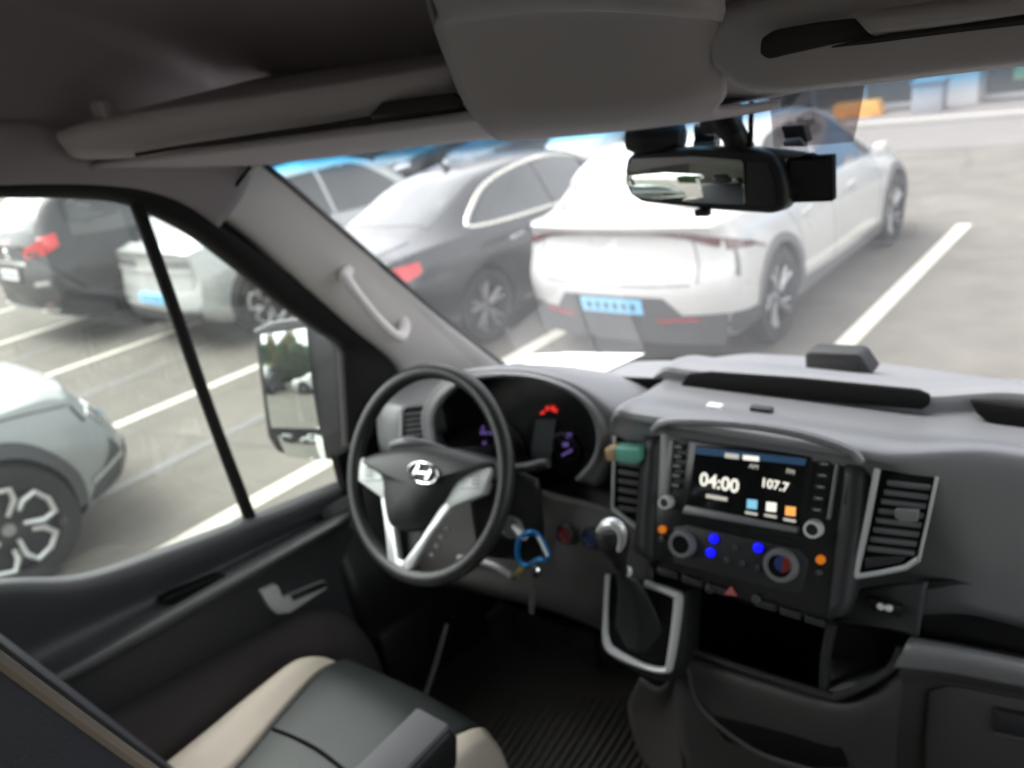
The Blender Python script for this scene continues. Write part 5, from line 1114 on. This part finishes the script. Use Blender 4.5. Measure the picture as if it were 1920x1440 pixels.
# under-dash slope on the passenger side with its lit shelf edge, glovebox below
sheet('glove_shelf', [[P(1735, 1092, y=.99), P(1830, 1092, y=.99), P(2100, 1130, y=.99)], [P(1720, 1130, y=1.05), P(1830, 1140, y=1.06), P(2100, 1180, y=1.06)], [P(1722, 1190, y=1.04), P(1830, 1205, y=1.04), P(2100, 1262, y=1.04)]], M['dash_dark'], van, nu=14, nv=12, thick=.006)
gl = sheet('glove_panel', [
    [P(1715, 1196, y=1.04), P(1830, 1212, y=1.04), P(2150, 1272, y=1.04)],
    [P(1712, 1202, y=.945), P(1830, 1224, y=.945), P(2150, 1292, y=.945)],
    [P(1700, 1222, y=.93), P(1830, 1242, y=.93), P(2150, 1312, y=.93)],
    [P(1680, 1262, y=.935), P(1800, 1268, y=.94), P(2150, 1345, y=.94)],
    [P(1650, 1300, y=.95), P(1760, 1282, y=.97), P(2150, 1360, y=.97)],
    [P(1640, 1420, y=.97), P(1740, 1420, y=.98), P(2150, 1470, y=.98)],
    [P(1640, 1700, y=1.0), P(1740, 1700, y=1.0), P(2150, 1700, y=1.0)]], M['lower'], van, nu=20, nv=34, thick=.006)
sheet('lit_shelf_edge', [[P(1708, 1196, y=.945), P(1830, 1219, y=.94), P(2150, 1286, y=.94)], [P(1700, 1206, y=.930), P(1830, 1232, y=.925), P(2150, 1300, y=.925)], [P(1690, 1224, y=.924), P(1830, 1248, y=.922), P(2150, 1318, y=.922)], [P(1676, 1250, y=.928), P(1810, 1266, y=.928), P(2150, 1336, y=.928)]], M['dash'], gl, nu=20, nv=14, thick=.004)  # paler than the panel: the band of light is put into its colour
slab('glovebox_lid', [P(a, b, y=.962) for a, b in [(1738, 1296), (1780, 1286), (2100, 1350), (2100, 1560), (1740, 1560), (1732, 1400)]], (0, .02, 0), M['lower'], gl, bev=.006)
slab('glovebox_handle', [P(a, b, y=.952) for a, b in [(1862, 1332), (2000, 1362), (2000, 1412), (1866, 1380)]], (0, .015, 0), M['dash_dark'], gl, bev=.004)
tube('handle_edge', [P(1866, 1374, y=.948), P(2000, 1406, y=.948)], .003, M['lower'], gl, n=8)
# lower centre console with a recess
lc = sheet('centre_console', [
    [P(1276, 1222, y=.945), P(1400, 1264, y=.94), P(1560, 1310, y=.935), P(1640, 1290, y=.94), P(1700, 1240, y=.95)],
    [P(1270, 1245, y=.93), P(1400, 1290, y=.925), P(1565, 1335, y=.92), P(1640, 1320, y=.925), P(1690, 1290, y=.945)],
    [P(1265, 1330, y=.94), P(1400, 1370, y=.935), P(1575, 1410, y=.93), P(1640, 1410, y=.94), P(1680, 1400, y=.96)],
    [P(1280, 1420, y=.965), P(1400, 1450, y=.96), P(1580, 1500, y=.95), P(1640, 1500, y=.95), P(1680, 1500, y=.97)],
    [P(1300, 1600, y=1.0), P(1400, 1620, y=1.0), P(1590, 1640, y=1.0), P(1640, 1640, y=1.0), P(1680, 1640, y=1.0)]], M['lower'], van, nu=24, nv=24, thick=.006)
slab('recess', [P(a, b, y=.925) for a, b in [(1325, 1345), (1400, 1358), (1578, 1398), (1590, 1440), (1500, 1440), (1360, 1390)]], (0, .01, 0), M['void'], lc, bev=.002)  # flat black plate whose colour draws the shade of a hollow
tube('panel_edge', [P(1285, 1235, y=.924), P(1300, 1300, y=.924), P(1330, 1345, y=.925), P(1420, 1410, y=.925), P(1540, 1450, y=.925)], .005, M['lower'], lc, smooth_path=20, n=8)
sheet('console_side', [[P(1200, 1270, y=.95), P(1240, 1290, y=.945), P(1276, 1240, y=.945)], [P(1180, 1340, y=1.05), P(1240, 1360, y=1.0), P(1275, 1330, y=.95)], [P(1230, 1500, y=1.05), P(1260, 1500, y=1.0), P(1290, 1500, y=.975)]], M['lower'], lc, nu=12, nv=14, thick=.006)
# floor mat ribs and pedals
for k in range(22):
    px = 860+k*18
    a, b = P(px, 1450, z=.862), P(px+95-k*.5, 1310, z=.862); d = (b-a)
    if k % 1 == 0: tube('mat_rib', [a, a+d*.5, b], [.006, .007, .004], M['carpet'], van, n=6)
for px, py in ((1100, 1215), (985, 1180)):
    c = P(px, py, y=1.22); rbox('pedal', c, (.07, .02, .10), M['rubber'], van, bev=.008)

# --- steering wheel
WC = a3(-.528, .826, 1.64); wu = a3(1, 0, 0); wv = a3(0, .48, .877); wv /= np.linalg.norm(wv); wn = np.cross(wu, wv)
def SW(px, py, e=0.0): return PP(px, py, WC, -wn, e)
sw = tube('steering_wheel', [WC+.186*(math.cos(t)*wu+math.sin(t)*wv) for t in np.linspace(0, 2*math.pi, 72, endpoint=False)], .0148, M['leather_wheel'], van, n=16, closed=True)
hubp = [(684, 862), (735, 843), (800, 836), (868, 846), (932, 868), (905, 882), (868, 905), (848, 938), (822, 962), (798, 990), (762, 996), (738, 985), (728, 940), (722, 890)]
pts = closed_rom([SW(a, b, 0) for a, b in hubp], 56); ctr = pts.mean(0)
rows = [pts-wn*.03, pts, ctr+(pts-ctr)*.94+wn*.016, ctr+(pts-ctr)*.78+wn*.028, ctr+(pts-ctr)*.45+wn*.036, ctr+(pts-ctr)*.12+wn*.038]
V = [tuple(v) for r_ in rows for v in r_]; F = grid_faces(6, 56, True)+[tuple(5*56+i for i in range(56))]
mesh('airbag_cover', V, F, M['dash_dark'], sw)
for nm, pp, e in (('switch_pad', [(676, 859), (706, 858), (724, 876), (727, 940), (715, 934), (671, 902), (672, 880)], .012), ('switch_pad', [(859, 895), (886, 879), (921, 875), (921, 886), (905, 927), (843, 952), (832, 940)], .012)):
    sp = slab(nm, [SW(a, b, e) for a, b in pp], -wn*.022, M['silverpad'], sw, bev=.004)
    cx = sum(a for a, b in pp)/len(pp); cyy = sum(b for a, b in pp)/len(pp)
    dx = -8 if cx < 800 else 10
    for k in range(3):
        slab('legend', [SW(cx+dx-7, cyy-16+k*7, e+.003), SW(cx+dx+7, cyy-16+k*7, e+.003), SW(cx+dx+7, cyy-13+k*7, e+.003), SW(cx+dx-7, cyy-13+k*7, e+.003)], -wn*.001, M['dash'], sp)
    slab('pad_split', [SW(cx-18, cyy+8, e+.003), SW(cx+18, cyy+6, e+.003), SW(cx+18, cyy+7.5, e+.003), SW(cx-18, cyy+9.5, e+.003)], -wn*.001, M['dash'], sp)
for pp in ([(713, 930), (729, 930), (738, 985), (746, 1047), (757, 1052), (756, 1074), (738, 1071), (727, 1058), (722, 1000)], [(834, 934), (848, 948), (806, 1004), (770, 1066), (757, 1074), (756, 1053), (788, 1010)]):
    slab('spoke_trim', [SW(a, b, .010) for a, b in pp], -wn*.014, M['silver'], sw, bev=.003)
for pp in ([(660, 860), (684, 862), (676, 905), (655, 895)], [(925, 868), (950, 860), (945, 890), (905, 915)], [(738, 1060), (772, 1060), (785, 1080), (730, 1078)]):
    slab('spoke', [SW(a, b, .004) for a, b in pp], -wn*.022, M['leather_wheel'], sw, bev=.004)
for k in range(4):
    rbox('thumb_button', SW(838-k*9, 990+k*17, .0), (.012, .008, .006), M['dash'], sw, bev=.002)
slab('lower_spoke_infill', [SW(a, b, -.012) for a, b in [(728, 985), (800, 985), (765, 1045), (750, 1040)]], -wn*.01, M['black'], sw)
ec = SW(793, 887, .040); er = [ec+.0345*math.cos(t)*wu+.0175*math.sin(t)*wv for t in np.linspace(0, 2*math.pi, 40, endpoint=False)]
emb = tube('emblem', er, .0026, M['chrome'], sw, n=8, closed=True)
slab('emblem_back', [ec+(p-ec)*.98-wn*.001 for p in er], -wn*.004, M['dash_dark'], emb)
def es(a, b, w_):
    d = (np.array(b)-np.array(a)); d = d/np.linalg.norm(d); n2 = np.array([-d[1], d[0]])*w_/2
    q = [np.array(a)-n2, np.array(b)-n2, np.array(b)+n2, np.array(a)+n2]
    slab('emblem_stroke', [ec+wu*x+wv*y+wn*.003 for x, y in q], -wn*.003, M['chrome'], emb, bev=.0005)
es((-.020, -.009), (-.010, .0125), .0072); es((.010, -.0125), (.020, .009), .0072); es((-.015, -.002), (.015, .002), .0055)

# --- driver seat
seat = empty('driver_seat', (0, 0, 0)); seat.parent = van
def cush(y, dz, k=1.0): return y, dz
CX = [-.775, -.772, -.755, -.725, -.69]
def seamx(y): return -.655-.06*np.clip((y-.38)/.27, 0, 1)
YS = [.12, .25, .38, .50, .60, .66, .695, .71, .71]; DZ = [0, .0, 0, .004, .004, -.012, -.04, -.09, -.17]
def seat_rows(f): return [[a3(x, y-ins, 1.262+dz+z) for x, z, ins in f(y)] for y, dz in zip(YS, DZ)]
def lb(y):
    s = seamx(y); q = .10*np.clip((y-.5)/.21, 0, 1)**2
    return [(-.785, -.10, q*.6), (-.782, -.02, q*.6), (-.76, .022, q*.6), (-.74+(s+.72)*.3, .024, q*.4), (s, .006, q*.2)]
def rb(y):
    s = -.425+.06*np.clip((y-.38)/.27, 0, 1); q = .06*np.clip((y-.5)/.21, 0, 1)**2
    return [(s, .006, 0), (s*.5-.325*.5, .024, q*.3), (-.312, .020, q*.5), (-.298, -.03, q*.6), (-.296, -.12, q*.6)]
def cb(y):
    s, t = seamx(y), -.425+.06*np.clip((y-.38)/.27, 0, 1)
    return [(s, .006, 0), (s*.8+t*.2, .008, -.002), (s*.5+t*.5, .006, -.008), (s*.2+t*.8, .008, -.004), (t, .006, 0)]
sheet('seat_bolster', seat_rows(lb), M['cream'], seat, nu=16, nv=36, thick=.004)
sheet('seat_bolster', seat_rows(rb), M['cream'], seat, nu=16, nv=36, thick=.004)
sheet('seat_cushion', seat_rows(cb), M['leather'], seat, nu=20, nv=36, thick=.004)
tube('cushion_seam', [a3(-.665, .475, 1.276), a3(-.60, .484, 1.277), a3(-.54, .487, 1.276), a3(-.46, .48, 1.276), a3(-.41, .47, 1.276)], .0035, M['void'], seat, smooth_path=14, n=6)
rbox('seat_base', (-.54, .38, 1.05), (.42, .5, .34), M['black'], seat, bev=.03)
slab('armrest', [a3(-.335, .10, 1.35), a3(-.335, .54, 1.35), a3(-.335, .555, 1.40), a3(-.335, .545, 1.418), a3(-.335, .10, 1.418)], (.075, 0, 0), M['black'], seat, bev=.008)
rbox('armrest_sheen', (-.300, .33, 1.421), (.066, .435, .012), M['clad_l'], seat, bev=.005)  # grey top that puts the glossy reflection into its colour
ef = [(.335, 1.30), (.272, 1.48), (.211, 1.652), (.165, 1.78), (.122, 1.903), (.09, 1.99)]
slab('backrest', [a3(-.285, y-.012, z) for y, z in ef]+[a3(-.285, .03, 2.02), a3(-.285, -.06, 1.96), a3(-.285, .0, 1.70), a3(-.285, .10, 1.40), a3(-.285, .15, 1.26)], (-.52, 0, 0), M['seatback'], seat, bev=.02, seg=4)
tube('piping', [a3(-.290, y-.019, z) for y, z in ef[:-1]]+[a3(-.290, .088, 1.955)], .007, M['piping'], seat, smooth_path=24, n=8)
tube('piping', [a3(-.300, y-.011, z) for y, z in ef[:-1]]+[a3(-.300, .096, 1.955)], .0035, M['dash_dark'], seat, smooth_path=24, n=8)
rbox('headrest', (-.54, .0, 2.12), (.26, .10, .18), M['seatback'], seat, bev=.04, seg=4)
# ------------------------------------------------------------------ rear-view mirror and small loose things
M['film'] = clear_glass('dark_film', (0.34, 0.30, 0.30), base=0.04)
mcen = P(1315, 342, y=.985); mn = a3(-.12, -.985, .09); mn /= np.linalg.norm(mn)
def RM(px, py, e=0.0): return PP(px, py, mcen, -mn, e)
rv = slab('rear_view_mirror', [RM(a, b, .0) for a, b in [(1169, 318), (1173, 296), (1190, 282), (1300, 275), (1415, 277), (1445, 288), (1466, 320), (1476, 365), (1470, 390), (1448, 402), (1330, 394), (1200, 380), (1178, 366), (1170, 345)]], -mn*.035, M['black'], van, bev=.008, seg=3)
slab('mirror_glass', [RM(a, b, .003) for a, b in [(1178, 315), (1184, 298), (1300, 293), (1388, 300), (1394, 306), (1397, 380), (1392, 384), (1330, 382), (1200, 372), (1182, 362), (1178, 345)]], -mn*.004, M['mirror'], rv, bev=.0006)
slab('dark_glass', [RM(a, b, .002) for a, b in [(1400, 302), (1440, 308), (1452, 340), (1455, 385), (1400, 383)]], -mn*.003, M['gloss'], rv)
rbox('mirror_lever', RM(1318, 398, -.004), (.022, .012, .010), M['black'], rv, bev=.003)
tube('mirror_arm', [RM(1390, 282, -.03), P(1375, 250, y=.99), P(1352, 218, y=1.0)], [.018, .016, .020], M['black'], rv, n=12)
rbox('mirror_mount', P(1352, 222, y=1.01), (.055, .03, .04), M['black'], rv, bev=.01)
dc = empty('dash_camera', tuple(P(1225, 255, y=1.02)), 'black rounded dash camera under the overhead console left of the mirror arm', 'dash camera')
under(lathe('lens_body', [(0, -.045), (.018, -.042), (.026, -.02), (.027, .02), (.020, .036), (.012, .04), (0, .040)], P(1232, 258, y=1.02), (1, .2, -.1), M['black'], None, n=24), dc)
under(rbox('bracket', P(1205, 240, y=1.02), (.05, .02, .016), M['black'], None, bev=.004), dc)
sb = empty('camera_module', tuple(P(1325, 250, y=1.05)), 'small black square camera module behind the mirror, left of its arm', 'camera')
under(rbox('housing', P(1325, 249, y=1.05), (.032, .02, .030), M['black'], None, bev=.004), sb)
under(rbox('base', P(1325, 268, y=1.05), (.034, .02, .012), M['clad_l'], None, bev=.003), sb)
s2 = empty('toll_card_reader', tuple(P(1488, 252, y=1.04)), 'black box with grey foot stuck to the dark film beside the mirror', 'card reader')
under(slab('housing', [P(a, b, y=1.045) for a, b in [(1462, 236), (1506, 233), (1516, 268), (1470, 262)]], (0, .02, 0), M['black'], None, .003), s2)
under(slab('foot', [P(a, b, y=1.04) for a, b in [(1468, 262), (1500, 258), (1512, 276), (1466, 276)]], (0, .015, 0), M['clad_l'], None, .003), s2)
mon = empty('small_monitor', tuple(P(1518, 338, y=.99)), 'small square black monitor hanging right of the mirror', 'monitor')
under(slab('case', [P(a, b, y=.99) for a, b in [(1474, 299), (1500, 294), (1508, 290), (1520, 290), (1524, 294), (1560, 292), (1561, 378), (1476, 381)]], (0, .018, 0), M['void'], None, .003), mon)
under(slab('panel', [P(a, b, y=.988) for a, b in [(1480, 302), (1556, 297), (1557, 373), (1482, 376)]], (0, .002, 0), M['gloss'], None), mon)
under(tube('bracket', [P(1430, 284, y=.995), P(1470, 288, y=.998), P(1512, 294, y=1.0)], .006, M['clad_l'], None, n=8), mon)
tag(tube('power_cable', [P(1409, 190, y=1.0), P(1408, 230, y=1.0), P(1407, 262, y=1.0), P(1400, 286, y=1.0)], .0035, M['rubber'], smooth_path=14, n=8), 'thin black cable hanging from the header beside the mirror arm', 'cable')
# dark film patch on the glass behind the mirror
def on_glass(px, py, e=.012):
    d = ray(px, py); best = None
    for t in np.linspace(.6, 2.4, 1800):
        p = CAM+d*t
        # windscreen height at this x, y
        vs_ = np.linspace(0, 1, 60); ys = np.array([WS(p[0], v)[1] for v in (0, .25, .5, .75, 1)]); zs = np.array([WS(p[0], v)[2] for v in (0, .25, .5, .75, 1)])
        if np.interp(p[2], zs[::-1], ys[::-1]) <= p[1]: best = CAM+d*(t-e); break
    return best
tag(sheet('window_film', [[on_glass(1440, 172), on_glass(1530, 168), on_glass(1622, 158)], [on_glass(1446, 225), on_glass(1530, 220), on_glass(1612, 214)], [on_glass(1450, 276), on_glass(1528, 272), on_glass(1600, 266)]], M['film'], nu=10, nv=8, thick=.0), 'dark translucent film patch on the windscreen right of the mirror', 'film')
# papers on the dash
PZ = 1.648
ppr = empty('document_sheets', (-.57, 1.30, PZ), 'white paper sheets lying on the dashboard against the windscreen', 'paper')
for i, q in enumerate(([(-.725, 1.31), (-.65, 1.315), (-.66, 1.455), (-.735, 1.41)], [(-.646, 1.316), (-.56, 1.32), (-.57, 1.49), (-.656, 1.458)], [(-.556, 1.32), (-.475, 1.325), (-.465, 1.53), (-.565, 1.493)])):
    under(slab('sheet', [a3(x, y, PZ+.001*(i % 2)-.11*(y-1.22)) for x, y in q], (0, 0, .0015), M['paper'], None), ppr)
# black display unit on the cowl
dv = empty('dash_terminal', tuple(P(1575, 680, y=1.36)), 'black terminal box standing on the dash top against the windscreen', 'terminal')
under(slab('case', [P(a, b, y=1.36) for a, b in [(1508, 666), (1515, 660), (1608, 664), (1616, 670), (1638, 702), (1510, 696)]], (0, .05, 0), M['black'], None, .006), dv)
under(slab('display', [P(a, b, y=1.358) for a, b in [(1516, 676), (1604, 680), (1612, 696), (1516, 692)]], (0, .003, 0), M['black'], None, .001), dv)
# clip on the left vent
cl = empty('vent_clip', tuple(P(1165, 855, y=.97)), 'mint green clip with tan end on the vent left of the stack', 'air freshener')
under(slab('body', [P(a, b, y=.965) for a, b in [(1152, 840), (1198, 842), (1202, 866), (1190, 872), (1154, 866)]], (0, .025, 0), M['mint'], None, .004), cl)
under(slab('end_cap', [P(a, b, y=.966) for a, b in [(1131, 843), (1152, 840), (1154, 866), (1136, 866)]], (0, .022, 0), M['tan'], None, .004), cl)
# keys
ky = empty('key_bunch', tuple(P(985, 1000, y=.86)), 'ignition key with blue carabiner and dangling keys under the steering wheel', 'keys')
under(tube('key_head', [P(965, 988, y=.875), P(975, 998, y=.86), P(984, 1006, y=.85)], [.006, .008, .007], M['silver'], None, n=10), ky)
ring = [(992, 998), (976, 1008), (970, 1030), (974, 1052), (990, 1060), (1008, 1050), (1022, 1050), (1028, 1040), (1018, 1018), (1006, 1002)]
under(tube('carabiner', [P(a, b, y=.85) for a, b in ring], .0052, M['key_blue'], None, n=10, closed=True, smooth_path=44), ky)
under(tube('carabiner_gate', [P(1008, 1006, y=.845), P(1018, 1026, y=.845), P(1026, 1042, y=.845)], .003, M['silver'], None, n=8), ky)
under(slab('brass_key', [P(a, b, y=.848) for a, b in [(976, 1058), (984, 1064), (970, 1086), (960, 1082)]], (0, .003, 0), M['brass'], None, .0008), ky)
under(tube('split_ring', [P(998, 1054, y=.848), P(1004, 1062, y=.846), P(1010, 1072, y=.846), P(1004, 1078, y=.848)], .005, M['chrome'], None, n=8, smooth_path=12), ky)
under(tube('key_strap', [P(1000, 1074, y=.85), P(1001, 1105, y=.852), P(998, 1130, y=.853), P(997, 1148, y=.853)], [.004, .004, .006, .005], M['doorfab'], None, n=8, smooth_path=12), ky)
